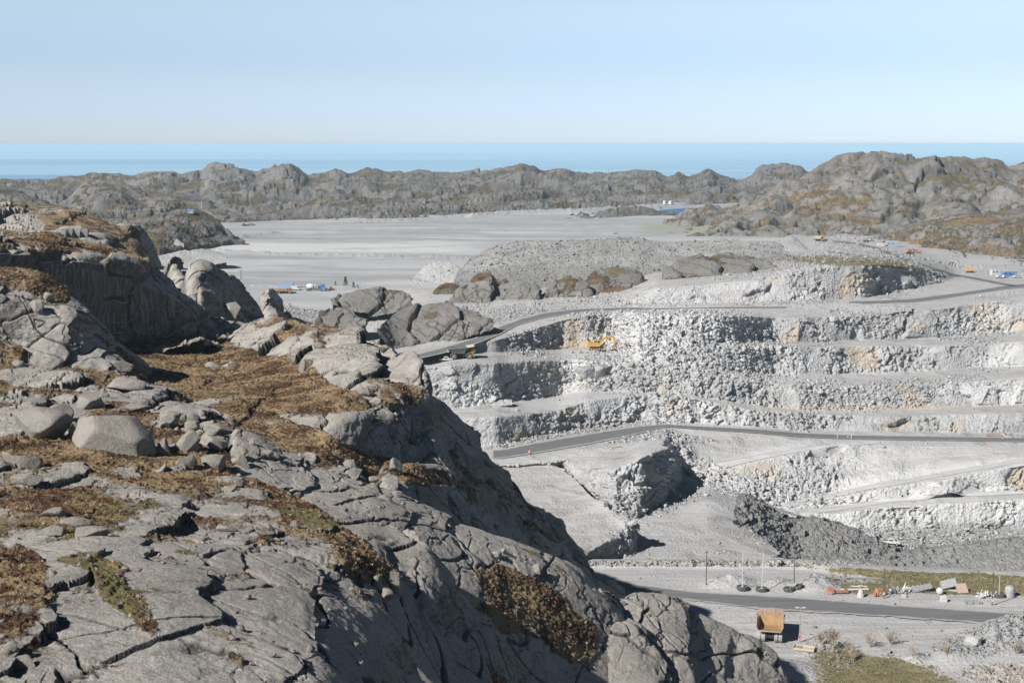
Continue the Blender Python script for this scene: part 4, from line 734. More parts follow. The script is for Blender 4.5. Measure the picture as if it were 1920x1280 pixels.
# H: wedge-shaped crag with a heath top
slope('hillside', -330, 330, [
 ('R', [(-330, 690, 202), (0, 690, 203), (130, 710, 206), (200, 725, 208), (330, 760, 212)]),
 ('R', [(-330, 622, 208), (0, 625, 209), (60, 648, 210), (130, 668, 211), (200, 686, 215), (270, 706, 221), (330, 745, 224)]),
 ('R', [(-330, 535, 208), (0, 540, 209), (40, 562, 211), (70, 590, 212), (120, 588, 215), (150, 600, 217), (200, 645, 222), (270, 698, 227), (330, 738, 230)]),
 ('R', [(-330, 520, 212), (0, 522, 213), (60, 535, 215), (110, 560, 218), (160, 590, 221), (220, 645, 226), (270, 692, 231), (330, 734, 236)]),
 ('R', [(-330, 500, 219), (0, 500, 220), (45, 501, 221), (70, 506, 222), (110, 530, 224), (150, 560, 227), (190, 605, 230), (225, 642, 232), (270, 688, 236), (330, 732, 239)])],
 15.0, .8, .3, [(70, 530, 90, 22, 25, .9), (80, 620, 140, 36, 25, -1.5), (170, 600, 60, 20, 45, -.6)], 1.5, skirt=(10, 10), smx=4, lumps=.35, cracks=.7)
# I: long shaded cliff
slope('hillside', -330, 500, [
 ('R', [(-330, 640, 236), (0, 640, 238), (200, 655, 256), (330, 655, 266), (420, 655, 276), (500, 660, 280)]),
 ('R', [(-330, 600, 238), (0, 600, 240), (200, 628, 271), (300, 634, 283), (400, 642, 300), (430, 620, 300), (500, 620, 306)]),
 ('R', [(-330, 460, 234), (0, 470, 236), (100, 478, 250), (200, 500, 268), (250, 520, 275), (330, 560, 290), (400, 610, 302), (430, 608, 306), (500, 612, 312)]),
 ('R', [(-330, 445, 243), (0, 448, 244), (100, 460, 258), (200, 475, 275), (260, 492, 284), (330, 540, 298), (400, 600, 308), (430, 604, 312), (500, 610, 316)]),
 ('R', [(-330, 432, 262), (0, 437, 262), (30, 438, 264), (65, 441, 268), (85, 435, 270), (105, 435, 273), (120, 447, 275), (150, 457, 280), (180, 461, 284), (190, 457, 286), (205, 464, 288), (240, 478, 292), (262, 475, 294), (285, 477, 296), (296, 490, 297), (302, 503, 300), (330, 530, 305), (400, 590, 315), (500, 608, 322)])],
 17.0, 1.1, .12, [(100, 455, 160, 14, 12, .5), (220, 560, 220, 60, 12, -1.5), (240, 485, 50, 10, 20, .4)], 1.7, skirt=(16, 14), smx=3, lumps=1.2)
# J: smooth dome beside it
slope('hillside', 300, 560, [
 ('R', [(300, 650, 300), (440, 650, 318), (560, 650, 330)]),
 ('R', [(300, 600, 306), (340, 600, 310), (400, 608, 316), (440, 612, 322), (500, 615, 334), (560, 625, 340)]),
 ('R', [(300, 575, 312), (330, 545, 314), (380, 540, 316), (430, 550, 328), (460, 575, 338), (500, 600, 344), (560, 622, 350)]),
 ('R', [(300, 560, 316), (318, 528, 318), (330, 505, 320), (345, 492, 321), (362, 485, 322), (378, 484, 323), (395, 492, 325), (412, 507, 328), (425, 510, 332), (440, 511, 336), (455, 522, 341), (470, 545, 346), (482, 568, 350), (492, 592, 352), (520, 606, 355), (560, 618, 358)])],
 19.0, 1.0, -.3, [(350, 585, 30, 12, 20, .6), (430, 505, 20, 5, 0, .6), (440, 600, 60, 10, 0, .7), (520, 610, 40, 10, 0, .8)], 1.6, skirt=(14, 12), smx=3, lumps=.7)
slope('hillside', 270, 400, [('R', [(270, 540, 330), (400, 545, 330)]), ('R', [(270, 505, 340), (320, 510, 338), (400, 530, 340)]),
 ('R', [(270, 500, 350), (285, 490, 352), (300, 483, 354), (320, 482, 355), (335, 490, 355), (350, 505, 356), (400, 530, 356)])], 20.0, .8, -.1, [], 1.5, skirt=(12, 12), smx=3)
slope('hillside', 455, 640, [('R', [(455, 640, 370), (640, 650, 400)]), ('R', [(455, 600, 385), (530, 610, 395), (640, 640, 440)]),
 ('R', [(455, 560, 400), (470, 530, 405), (490, 525, 410), (505, 530, 415), (515, 545, 420), (535, 580, 425), (560, 595, 435), (600, 612, 450), (640, 635, 460)])], 25.0, .9, 0, [], 1.6, skirt=(12, 14), smx=3)
# K: brown ridge behind
slope('hillside', -330, 320, [
 ('R', [(-330, 500, 380), (0, 500, 390), (200, 510, 410), (320, 530, 440)]),
 ('R', [(-330, 440, 420), (0, 440, 430), (100, 455, 440), (200, 475, 455), (290, 495, 480), (320, 505, 490)]),
 ('R', [(-330, 400, 470), (0, 405, 470), (100, 415, 480), (180, 430, 490), (240, 455, 500), (290, 482, 505), (320, 498, 508)]),
 ('R', [(-330, 375, 520), (-60, 374, 520), (0, 377, 520), (40, 380, 520), (70, 386, 520), (130, 392, 520), (150, 397, 522), (175, 405, 524), (190, 412, 524), (205, 422, 525), (235, 428, 526), (255, 440, 527), (275, 452, 527), (290, 468, 528), (300, 484, 528), (320, 500, 528)])],
 22.0, 1.2, .5, [(30, 415, 50, 16, 10, -1.0), (150, 440, 60, 8, 15, -.4)], 2.4, skirt=(60, 25), smx=4, smv=4)

# ================================================================== THINGS
DG = bpy.context.evaluated_depsgraph_get()
def hit(x, y):
    """the ground point the photo shows at this pixel"""
    d = Vector([float(q) for q in ray(x, y)]).normalized()
    ok, p, n, _, ob, _ = S.ray_cast(DG, Vector((0, 0, 0)), d)
    return p if ok else Vector(atZ(x, y, -114.5))
def drop(X, Y, top=60):
    ok, p, n, *_ = S.ray_cast(DG, Vector((X, Y, top)), Vector((0, 0, -1)))
    return p.z if ok else -115.

def drape(name, pts, mat, off=.35):
    """a track laid over the ground along the line the photo shows: (x, y, width in pixels)"""
    xs = np.linspace(0, 1, len(pts)); T = np.linspace(0, 1, len(pts) * 14); X = gsm(np.interp(T, xs, [p[0] for p in pts]), 5); Y = gsm(np.interp(T, xs, [p[1] for p in pts]), 5); Wd = np.interp(T, xs, [p[2] for p in pts])
    c = np.array([hit(a, b)[:] for a, b in zip(X, Y)]); c[:, 2] = gsm(c[:, 2], 4); c[:, 1] = gsm(c[:, 1], 4)
    d = np.gradient(c[:, :2], axis=0); d /= np.linalg.norm(d, axis=1)[:, None] + 1e-6; n = np.stack([-d[:, 1], d[:, 0]], 1); k = 9; rows = []
    for j in np.linspace(-1, 1, k):
        q = c.copy(); q[:, :2] += n * (Wd * c[:, 1] / F)[:, None] * j * 2.6; q[:, 2] = [drop(a, b) + off for a, b in q[:, :2]]; rows.append(q)
    P = np.array(rows); P[..., 2] = gsm(P[..., 2], 1.5); setp(mesh_grid(name, P, mat, edgeattr(P)), kind='structure')
drape('haul_road', [(1560, 452, 2), (1600, 455, 3), (1650, 468, 3), (1700, 487, 3.5), (1750, 505, 3.5), (1800, 517, 3.5), (1850, 527, 3.5), (1900, 536, 3.5)], m_asph)
drape('haul_road', [(1552, 472, 2), (1580, 475, 2), (1620, 484, 2), (1660, 490, 2)], m_asph)
drape('haul_road', [(690, 640, 3), (720, 625, 3.5), (745, 610, 3), (730, 598, 3), (700, 590, 3)], m_asph) if 0 else None
drape('haul_road', [(1180, 432, 1.2), (1192, 425, 1.5), (1204, 418, 1.6), (1196, 428, 1)], m_asph) if 0 else None
m_dust, n_, l_, b_ = new_mat('pale_dusty_track'); t_ = NT(m_dust); tr_ = t_.noise(.45, 5, .65, t_.mp((.15, 1.4, 1), (0, 0, .2)), .8)
e_ = t_.rng(t_.math('ADD', t_.attr('edge'), t_.math('MULTIPLY', t_.math('SUBTRACT', t_.noise(.3, 6, .75), .5), 1.0)), .35, .7)
l_.new(t_.mix(e_, t_.mix(t_.rng(tr_, .38, .62), (.36, .355, .35), (.47, .468, .46)), (.31, .31, .31)), b_.inputs['Base Color']); b_.inputs['Roughness'].default_value = .9
drape('track', [(1296, 893, 4), (1345, 874, 4.5), (1420, 857, 4.5), (1500, 844, 4), (1570, 834, 3), (1650, 829, 2.2)], m_dust, .08)
drape('track', [(1448, 952, 6), (1520, 937, 7), (1600, 920, 6), (1700, 902, 5.5), (1800, 884, 5.5), (1960, 856, 6)], m_dust, .08)
drape('track', [(1500, 962, 5), (1560, 955, 5), (1650, 941, 5), (1760, 931, 4), (1850, 927, 4), (1960, 922, 4)], m_dust, .08)
class MB:
    """collects boxes, bars, tubes and prisms and links them as ONE mesh object"""
    def __init__(s): s.v = []; s.f = []
    def add(s, V, Fc):
        n = len(s.v); s.v += [tuple(v) for v in V]; s.f += [tuple(i + n for i in f) for f in Fc]
    def box(s, c, d, rz=0, ry=0, rx=0, taper=1.0, bev=0.0):
        M = Matrix.Translation(c) @ Matrix.Rotation(rz, 4, 'Z') @ Matrix.Rotation(ry, 4, 'Y') @ Matrix.Rotation(rx, 4, 'X')
        a, b, e = d[0] / 2, d[1] / 2, d[2] / 2
        V = [M @ Vector((x * (taper if z > 0 else 1), y * (taper if z > 0 else 1), z)) for x in (-a, a) for y in (-b, b) for z in (-e, e)]
        s.add(V, [(0, 1, 3, 2), (4, 6, 7, 5), (0, 4, 5, 1), (2, 3, 7, 6), (0, 2, 6, 4), (1, 5, 7, 3)])
    def prism(s, pts, y0, y1, axis='y'):
        """side profile (x, z) swept from y0 to y1"""
        n = len(pts); V = [(p[0], y0, p[1]) for p in pts] + [(p[0], y1, p[1]) for p in pts]
        if axis == 'z': V = [(p[0], p[1], y0) for p in pts] + [(p[0], p[1], y1) for p in pts]
        s.add(V, [tuple(range(n)), tuple(range(2 * n - 1, n - 1, -1))] + [(i, i + n, (i + 1) % n + n, (i + 1) % n) for i in range(n)])
    def tube(s, a, b, r0, r1=None, n=8, caps=True):
        a = Vector(a); b = Vector(b); r1 = r0 if r1 is None else r1; w = (b - a).normalized()
        u = w.orthogonal().normalized(); v = w.cross(u)
        V = [a + (u * math.cos(t) + v * math.sin(t)) * r0 for t in [2 * math.pi * i / n for i in range(n)]] + [b + (u * math.cos(t) + v * math.sin(t)) * r1 for t in [2 * math.pi * i / n for i in range(n)]]
        s.add(V, [(i, (i + 1) % n, (i + 1) % n + n, i + n) for i in range(n)] + ([tuple(range(n - 1, -1, -1)), tuple(range(n, 2 * n))] if caps else []))
    def wheel(s, c, r, w, n=20):
        """tyre lying on the y axis, with rounded shoulders and a sunk hub"""
        prof = [(r * .55, -w * .36), (r * .62, -w * .5), (r * .93, -w * .5), (r, -w * .36), (r, w * .36), (r * .93, w * .5), (r * .62, w * .5), (r * .55, w * .36)]
        V = []
        for i in range(n):
            t = 2 * math.pi * i / n; k = 1 + (.03 if i % 2 else 0)
            for (q, y) in prof: V.append((c[0] + q * (k if q > .9 * r else 1) * math.cos(t), c[1] + y, c[2] + q * (k if q > .9 * r else 1) * math.sin(t)))
        m = len(prof); s.add(V, [(i * m + j, ((i + 1) % n) * m + j, ((i + 1) % n) * m + (j + 1) % m, i * m + (j + 1) % m) for i in range(n) for j in range(m)])
    def rim(s, c, r, w, n=16): s.tube((c[0], c[1] - w * .3, c[2]), (c[0], c[1] + w * .3, c[2]), r * .56, n=n); s.tube((c[0], c[1] - w * .42, c[2]), (c[0], c[1] + w * .42, c[2]), r * .2, n=8)
    def build(s, name, mat, parent=None, smooth=False, bevel=0):
        me = bpy.data.meshes.new(name); me.from_pydata(s.v, [], s.f); me.materials.append(mat)
        bm = bmesh.new(); bm.from_mesh(me); bmesh.ops.recalc_face_normals(bm, faces=bm.faces)
        if bevel: bmesh.ops.bevel(bm, geom=[e for e in bm.edges if e.is_manifold and e.calc_face_angle(0) > .5], offset=bevel, segments=1, affect='EDGES')
        bm.to_mesh(me); bm.free()
        if smooth: me.polygons.foreach_set('use_smooth', [True] * len(me.polygons))
        o = bpy.data.objects.new(name, me); C.objects.link(o)
        if parent: o.parent = parent
        return o
def thing(name, label, cat, loc, rz=0, group=None, sc=1.0):
    o = bpy.data.objects.new(name, None); C.objects.link(o); o.location = loc; o.rotation_euler = (0, 0, rz); o.scale = (sc,) * 3; o.empty_display_size = .5
    return setp(o, label, cat, group)
def dup(root, loc, rz, label, group=None, sc=None):
    r = root.copy(); C.objects.link(r); r.location = loc; r.rotation_euler = (0, 0, rz)
    if sc: r.scale = (sc,) * 3
    r['label'] = label
    if group: r['group'] = group
    for ch in root.children:
        c = ch.copy(); C.objects.link(c); c.parent = r
        for gch in ch.children:
            d = gch.copy(); C.objects.link(d); d.parent = c
    return r
def one(name, mb, mat, label, cat, loc, rz=0, group=None, smooth=False, bevel=0):
    o = mb.build(name, mat, None, smooth, bevel); o.location = loc; o.rotation_euler = (0, 0, rz); return setp(o, label, cat, group)

K = {}
K['yellow'] = plain('machine_yellow_paint', (.50, .29, .05), .5, dirt=(.35, .27, .17)); K['cream'] = plain('faded_cream_paint', (.55, .47, .32), .6, dirt=(.4, .37, .33))
K['orange'] = plain('orange_paint', (.34, .15, .09), .5, dirt=(.4, .25, .18)); K['rust'] = plain('rusty_worn_steel', (.29, .175, .075), .75, dirt=(.36, .26, .12), sc=.6)
K['brown'] = plain('brown_dusty_steel', (.33, .225, .165), .7, dirt=(.42, .33, .27), sc=.8); K['dgrey'] = plain('dark_dusty_steel', (.11, .11, .115), .7, dirt=(.25, .24, .23))
K['black'] = plain('black_machine_parts', (.03, .03, .032), .7); K['tyre'] = plain('tyre_rubber', (.05, .05, .05), .85, dirt=(.2, .19, .18)); K['dusty_tyre'] = plain('dusty_tyre_rubber', (.30, .30, .29), .9, dirt=(.16, .16, .155))
K['white'] = plain('white_paint', (.50, .50, .49), .5, dirt=(.5, .48, .45)); K['glass'] = plain('dark_glass', (.03, .04, .05), .12, var=.05); K['steel'] = plain('galvanised_steel', (.42, .43, .44), .45, .4)
K['blue'] = plain('blue_paint', (.08, .20, .40), .5, dirt=(.25, .33, .45)); K['pblue'] = plain('pale_blue_sheet', (.28, .36, .46), .6); K['wood'] = plain('dark_creosoted_wood', (.10, .08, .06), .85)
K['pwood'] = plain('pale_weathered_wood', (.42, .37, .30), .85); K['green'] = plain('green_yellow_steel', (.36, .38, .15), .6); K['grey'] = plain('grey_painted_steel', (.30, .31, .31), .6, dirt=(.4, .4, .38))
K['red'] = plain('red_plastic', (.60, .06, .04), .5); K['pink'] = plain('pinkish_board', (.40, .29, .25), .8); K['conc'] = plain('pale_concrete', (.48, .46, .42), .9, dirt=(.3, .29, .27)); K['rim'] = plain('wheel_rim_steel', (.25, .24, .2), .7)

# ---------------------------------------------------------------- machines
def haul_truck(name, label, loc, rz, body, inner, canopy, cabm, tyre, group=None, sc=1.0):
    t = thing(name, label, 'dump truck', loc, rz, group, sc)
    b = MB(); T = .14
    prof = [(-4.9, 3.15), (-1.2, 2.35), (1.3, 2.45), (2.3, 4.55)]
    for (x0, z0), (x1, z1) in zip(prof[:-1], prof[1:]):
        b.add([(x0, -2.5, z0), (x0, 2.5, z0), (x1, 2.5, z1), (x1, -2.5, z1), (x0, -2.5, z0 - T), (x0, 2.5, z0 - T), (x1, 2.5, z1 - T), (x1, -2.5, z1 - T)], [(0, 3, 2, 1), (4, 5, 6, 7), (0, 1, 5, 4), (1, 2, 6, 5), (2, 3, 7, 6), (3, 0, 4, 7)])
    bo = b.build('dump_body', inner, t)
    for sgn in (-1, 1):
        w = MB(); top = [(-5.0, 4.0), (-1.0, 4.25), (2.35, 4.6)]; low = [(-4.95, 3.1), (-1.2, 2.3), (1.35, 2.4), (2.3, 4.5)]
        pts = [(p[0], sgn * 2.5, p[1]) for p in low] + [(p[0], sgn * 2.95, p[1]) for p in reversed(top)]
        q = [(x, y + sgn * .12, z) for x, y, z in pts]; n = len(pts)
        w.add(pts + q, [tuple(range(n)), tuple(range(2 * n - 1, n - 1, -1))] + [(i, i + n, (i + 1) % n + n, (i + 1) % n) for i in range(n)])
        for x in (-4.2, -3.1, -2.0, -.9, .3, 1.3):      # ribs
            zl = float(np.interp(x, [-4.9, -1.2, 1.3, 2.3], [3.1, 2.3, 2.4, 4.4])); zt = float(np.interp(x, [-5, -1, 2.35], [4., 4.25, 4.6]))
            w.box((x, sgn * 2.86, (zl + zt) / 2), (.18, .16, zt - zl), rx=-sgn * .32)
        w.tube((-5.02, sgn * 3.02, 4.03), (2.4, sgn * 3.02, 4.63), .11, n=6)
        w.build('side_wall', body, t)
    cn = MB(); cn.add([(2.25, -3.05, 4.5), (2.25, 3.05, 4.5), (5.1, 2.9, 5.0), (5.1, -2.9, 5.0), (2.25, -3.05, 4.66), (2.25, 3.05, 4.66), (5.1, 2.9, 5.16), (5.1, -2.9, 5.16)], [(0, 1, 2, 3), (4, 7, 6, 5), (0, 4, 5, 1), (1, 5, 6, 2), (2, 6, 7, 3), (3, 7, 4, 0)])
    for y in (-2, -1, 0, 1, 2): cn.box((3.7, y, 4.9), (2.8, .14, .18), ry=-.172)
    cn.build('canopy', canopy, t)
    lip = MB(); lip.box((-4.95, 0, 3.05), (.22, 5.1, .32)); lip.build('tail_lip', canopy, t)
    ch = MB(); ch.box((-.2, .75, 1.75), (8.6, .3, .7)); ch.box((-.2, -.75, 1.75), (8.6, .3, .7)); ch.box((-3.1, 0, 1.35), (.9, 3.6, .9)); ch.box((-1.6, 0, 1.7), (.4, 2, .5)); ch.box((1.0, 0, 1.7), (1.2, 4.2, .9)); ch.box((3.4, 0, 1.9), (1.6, 3.0, 1.4)); ch.tube((-1, .5, 1.5), (.6, .5, 2.1), .14); ch.tube((-1, -.5, 1.5), (.6, -.5, 2.1), .14); ch.box((-4.0, 0, 1.6), (.5, 2.2, .6))
    ch.build('chassis', K['black'], t)
    fr = MB(); fr.box((4.3, 0, 2.1), (1.1, 4.9, 1.1)); fr.box((4.9, 0, 1.25), (.4, 5.2, .6)); fr.box((4.4, 0, 2.78), (1.9, 5.4, .12)); fr.build('bonnet', cabm, t)
    gr = MB(); gr.box((4.88, 0, 2.15), (.08, 2.2, .9)); gr.build('grille', K['black'], t)
    cb = MB(); cb.box((3.6, 1.5, 3.5), (1.5, 1.7, 1.5), taper=.92); c_ = cb.build('cab', cabm, t, bevel=.06)
    wi = MB(); wi.box((4.36, 1.5, 3.65), (.06, 1.4, .8)); wi.box((3.6, 2.36, 3.65), (1.1, .06, .75)); wi.box((3.6, .66, 3.65), (1.1, .06, .75)); wi.build('window', K['glass'], c_)
    for sgn in (-1, 1):
        for x, y, wd in ((3.0, 2.35, .95), (-3.1, 1.45, .85), (-3.1, 2.45, .85)):
            m = MB(); m.wheel((x, sgn * y, 1.33), 1.33, wd); wo = m.build('wheel', tyre, t)
            m = MB(); m.rim((x, sgn * y, 1.33), 1.33, wd); m.build('rim', K['rim'], wo)
        hr = MB()
        for zz in (3.2, 3.75): hr.tube((4.2, sgn * 2.65, zz), (5.3, sgn * 2.65, zz), .04, n=5); hr.tube((5.3, sgn * 2.65, zz), (5.3, sgn * 1.0, zz), .04, n=5)
        for q in ((5.3, 2.65), (4.2, 2.65), (5.3, 1.8), (5.3, 1.)): hr.tube((q[0], sgn * q[1], 2.8), (q[0], sgn * q[1], 3.75), .04, n=5)
        hr.build('handrail', cabm, t)
        ml = MB(); ml.tube((5.2, sgn * 2.7, 2.9), (5.3, sgn * 3.1, 3.6), .04, n=5); ml.box((5.3, sgn * 3.15, 3.6), (.1, .35, .6)); ml.build('mirror', K['black'], t)
        hl = MB(); hl.tube((5.12, sgn * 1.9, 1.4), (5.18, sgn * 1.9, 1.4), .2, n=10); hl.build('headlight', K['white'], t)
    return t
p = hit(1443, 1206)
haul_truck('dump_truck', 'parked dump truck with empty rusty orange body seen from behind, beside a lamp post', p + Vector((.9, 4.6, 0)), math.pi / 2 - .2, K['brown'], K['rust'], K['brown'], K['brown'], K['dusty_tyre'])
p = hit(864, 673)
haul_truck('dump_truck', 'dark grey dump truck with cream canopy on the bench above the quarry cliffs', p + Vector((0, 1.5, 0)), .12, K['dgrey'], K['dgrey'], K['cream'], K['yellow'], K['tyre'])
p = hit(1535, 452)
haul_truck('dump_truck', 'small distant yellow dump truck driving along the upper dump road', p, -.3, K['cream'], K['brown'], K['yellow'], K['yellow'], K['tyre'], sc=.72)

def excavator(label, loc, rz, paint, sc=1.0, low=False, group=None):
    t = thing('excavator', label, 'excavator', loc, rz, group, sc)
    for sgn in (-1, 1):
        m = MB(); pts = []
        for a in range(7): th = math.pi / 2 + math.pi * a / 6; pts.append((-2.2 + .62 * math.cos(th), .64 + .62 * math.sin(th)))
        for a in range(7): th = -math.pi / 2 + math.pi * a / 6; pts.append((2.2 + .62 * math.cos(th), .64 + .62 * math.sin(th)))
        m.prism(pts, sgn * 1.35, sgn * 2.15)
        for i in range(14): m.box((-2.2 + i * .34, sgn * 1.75, 1.28), (.16, .86, .1)); m.box((-2.2 + i * .34, sgn * 1.75, .03), (.16, .86, .08))
        tr = m.build('track', K['black'], t)
        m = MB(); m.box((0, sgn * 1.2, .7), (4.2, .25, .5))
        for x in (-2.2, -1.1, 0, 1.1, 2.2): m.tube((x, sgn * 2.1, .62), (x, sgn * 2.22, .62), .34, n=10)
        m.build('track_frame', K['brown'], tr)
    m = MB(); m.tube((0, 0, .9), (0, 0, 1.5), 1.2, n=16); m.box((0, 0, .95), (2.2, 2.6, .4)); m.build('undercarriage', K['black'], t)
    m = MB(); m.prism([(-3.6, 1.55), (1.6, 1.55), (1.6, 2.4), (.4, 3.0), (-3.3, 3.1), (-3.6, 2.9)], -1.75, .35); m.prism([(-3.6, 1.55), (2.0, 1.55), (2.0, 1.8), (-.2, 2.4), (-3.3, 3.1), (-3.6, 2.9)], .353, 1.75); m.build('engine_house', paint, t, bevel=.05)
    m = MB(); m.box((-3.75, 0, 2.15), (.5, 3.5, 1.3)); m.build('counterweight', paint, t, bevel=.08)
    m = MB()
    for a, b2 in (((-3.2, -1.6), (1.2, -1.6)), ((-3.2, 1.6), (-3.2, -1.6))):
        m.tube((a[0], a[1], 3.9), (b2[0], b2[1], 3.9), .04, n=5)
    for x in (-3.2, -1.7, -.2, 1.2): m.tube((x, -1.6, 2.9), (x, -1.6, 3.9), .04, n=5)
    m.build('handrail', paint, t)
    m = MB(); m.tube((-2.4, -.8, 3.0), (-2.4, -.8, 3.8), .14); m.build('exhaust', K['black'], t)
    m = MB(); m.box((1.2, 1.1, 3.1), (1.8, 1.3, 1.9), taper=.94); c_ = m.build('cab', paint, t, bevel=.06)
    m = MB(); m.box((2.1, 1.1, 3.3), (.06, 1.1, 1.2)); m.box((1.2, 1.77, 3.35), (1.3, .05, 1.0)); m.box((1.2, .44, 3.35), (1.3, .05, 1.0)); m.build('window', K['glass'], c_)
    # boom, stick, bucket
    bp = [(1.2, 2.1), (2.6, 4.3), (4.4, 5.6), (6.0, 5.7), (7.2, 5.0)] if not low else [(1.2, 2.1), (2.8, 3.9), (4.6, 4.5), (6.4, 3.6)]
    def beam(pts, w, hs):
        m = MB()
        for i in range(len(pts) - 1):
            a = Vector((pts[i][0], 0, pts[i][1])); b = Vector((pts[i + 1][0], 0, pts[i + 1][1])); d = (b - a).normalized(); nn = Vector((-d.z, 0, d.x))
            V = [a + nn * hs[i] / 2 + Vector((0, y, 0)) for y in (-w / 2, w / 2)] + [a - nn * hs[i] / 2 + Vector((0, y, 0)) for y in (w / 2, -w / 2)] + [b + nn * hs[i + 1] / 2 + Vector((0, y, 0)) for y in (-w / 2, w / 2)] + [b - nn * hs[i + 1] / 2 + Vector((0, y, 0)) for y in (w / 2, -w / 2)]
            m.add(V, [(0, 1, 2, 3), (7, 6, 5, 4), (0, 4, 5, 1), (1, 5, 6, 2), (2, 6, 7, 3), (3, 7, 4, 0)])
        return m
    beam(bp, .7, [.7, 1.0, 1.1, .8, .6][:len(bp)]).build('boom', paint, t)
    e = bp[-1]; st = [(e[0] - .5, e[1] + .9), e, (e[0] + .3, e[1] - 1.6), (e[0] - .1, e[1] - 3.0)]
    beam(st, .55, [.35, .8, .6, .4]).build('stick', paint, t)
    for ra, rb in (((1.8, .45, 2.2), (3.9, .45, 4.6)), ((1.8, -.45, 2.2), (3.9, -.45, 4.6)), ((e[0] - 2.6, 0, e[1] + 1.0), (e[0] - .5, 0, e[1] + 1.0)), ((e[0] + .45, 0, e[1] - .3), (e[0] + .55, 0, e[1] - 2.5))): m = MB(); m.tube(ra, rb, .13); m.build('hydraulic_ram', K['steel'], t)
    x, z = st[-1]; m = MB(); m.prism([(x + .5, z + .3), (x + .9, z - .6), (x + .3, z - 1.35), (x - .6, z - 1.2), (x - .9, z - .5), (x - .7, z - .5), (x - .45, z - 1.0), (x + .2, z - 1.1), (x + .65, z - .5), (x + .2, z + .2)], -.9, .9)
    m.prism([(x + .5, z + .3), (x + .9, z - .6), (x + .3, z - 1.35), (x - .6, z - 1.2), (x - .9, z - .5), (x, z + .1)], .9, .96); m.prism([(x + .5, z + .3), (x + .9, z - .6), (x + .3, z - 1.35), (x - .6, z - 1.2), (x - .9, z - .5), (x, z + .1)], -.96, -.9)
    for y in (-.7, -.25, .25, .7): m.box((x - .95, y, z - .35), (.12, .18, .4), ry=-.3)
    m.build('bucket', K['brown'], t)
    return t
p = hit(1119, 657)
excavator('large yellow excavator digging into the white blasted rock', p + Vector((0, 2, 0)), -.05, K['yellow'])
p = hit(1705, 476)
ex = excavator('left one of two orange excavators beside the gravel ramp below the right hill', p, .5, K['orange'], .62, True, 'orange excavators on the upper plateau')
q = hit(1721, 475)
dup(ex, q, math.pi - .4, 'right one of two orange excavators beside the gravel ramp below the right hill', 'orange excavators on the upper plateau')

def pickup(name, label, loc, rz, paint, cat='pickup truck', van=0, sc=1.0, group=None):
    t = thing(name, label, cat, loc, rz, group, sc); m = MB()
    if van == 2: prof = [(-2.1, .45), (2.1, .45), (2.15, .8), (1.2, 1.0), (.6, 1.45), (-1.2, 1.45), (-2.0, .95), (-2.15, .8)]
    elif van: prof = [(-2.6, .5), (2.5, .5), (2.6, 1.0), (1.9, 1.25), (1.3, 2.3), (-2.5, 2.4), (-2.65, 1.0)]
    else: prof = [(-2.6, .5), (2.5, .5), (2.6, .95), (1.45, 1.15), (.8, 1.75), (-.7, 1.8), (-.8, 1.1), (-2.6, 1.1)]
    m.prism(prof, -.92, .92); b = m.build('body', paint, t, bevel=.05)
    m = MB()
    for sgn in (-1, 1):
        if van == 2: m.box((-.2, sgn * .925, 1.2), (1.9, .02, .3))
        elif van: m.box((1.3, sgn * .925, 1.7), (1.0, .02, .55), ry=0)
        else: m.box((.05, sgn * .925, 1.42), (1.3, .02, .4))
    if van == 2: m.box((.92, 0, 1.24), (.6, 1.6, .03), ry=.65)
    elif van: m.box((1.63, 0, 1.78), (1.1, 1.7, .03), ry=1.05)
    else: m.box((1.16, 0, 1.46), (.8, 1.6, .03), ry=.74); m.box((-1.7, 0, 1.112), (1.5, 1.5, .02))
    m.build('window', K['glass'], t)
    for x in (-1.6, 1.6) if van != 2 else (-1.3, 1.3):
        for sgn in (-1, 1):
            m = MB(); m.wheel((x, sgn * .88, .38), .38, .26, 14); w = m.build('wheel', K['tyre'], t); m = MB(); m.rim((x, sgn * .88, .38), .38, .26, 10); m.build('rim', K['steel'], w)
    for sgn in (-1, 1): m = MB(); m.box((2.57 if van != 2 else 2.13, sgn * .65, .8), (.06, .35, .16)); m.build('headlight', K['steel'], t)
    for xb in ((2.6, -2.65) if van != 2 else (2.15, -2.15)): m = MB(); m.box((xb, 0, .5), (.14, 1.7, .2)); m.build('bumper', K['dgrey'], t)
    return t
pk = pickup('pickup_truck', 'white pickup truck below the dark dump truck at the bench edge', hit(836, 677), .1, K['white'])
dup(pk, hit(1671, 1020), -.35, 'white pickup truck on the track behind the dark rubble heap', sc=1.15)
van = pickup('van', 'white van parked beside the pale blue container in the far yard', hit(555, 544), 0, K['white'], 'van', 1)
car = pickup('parked_car', 'white car parked left of the blue building on the plateau', hit(1874, 521), .3, K['white'], 'car', 2, group='cars parked by the blue building')
dup(car, hit(1884, 521), .5, 'small white car parked second from the left by the blue building', 'cars parked by the blue building')
dup(car, hit(1906, 521), .1, 'white car parked in front of the blue building', 'cars parked by the blue building')
pickup('parked_car', 'dark car parked right of the orange machine in the far yard', hit(611, 545), 0, K['dgrey'], 'car', 2)

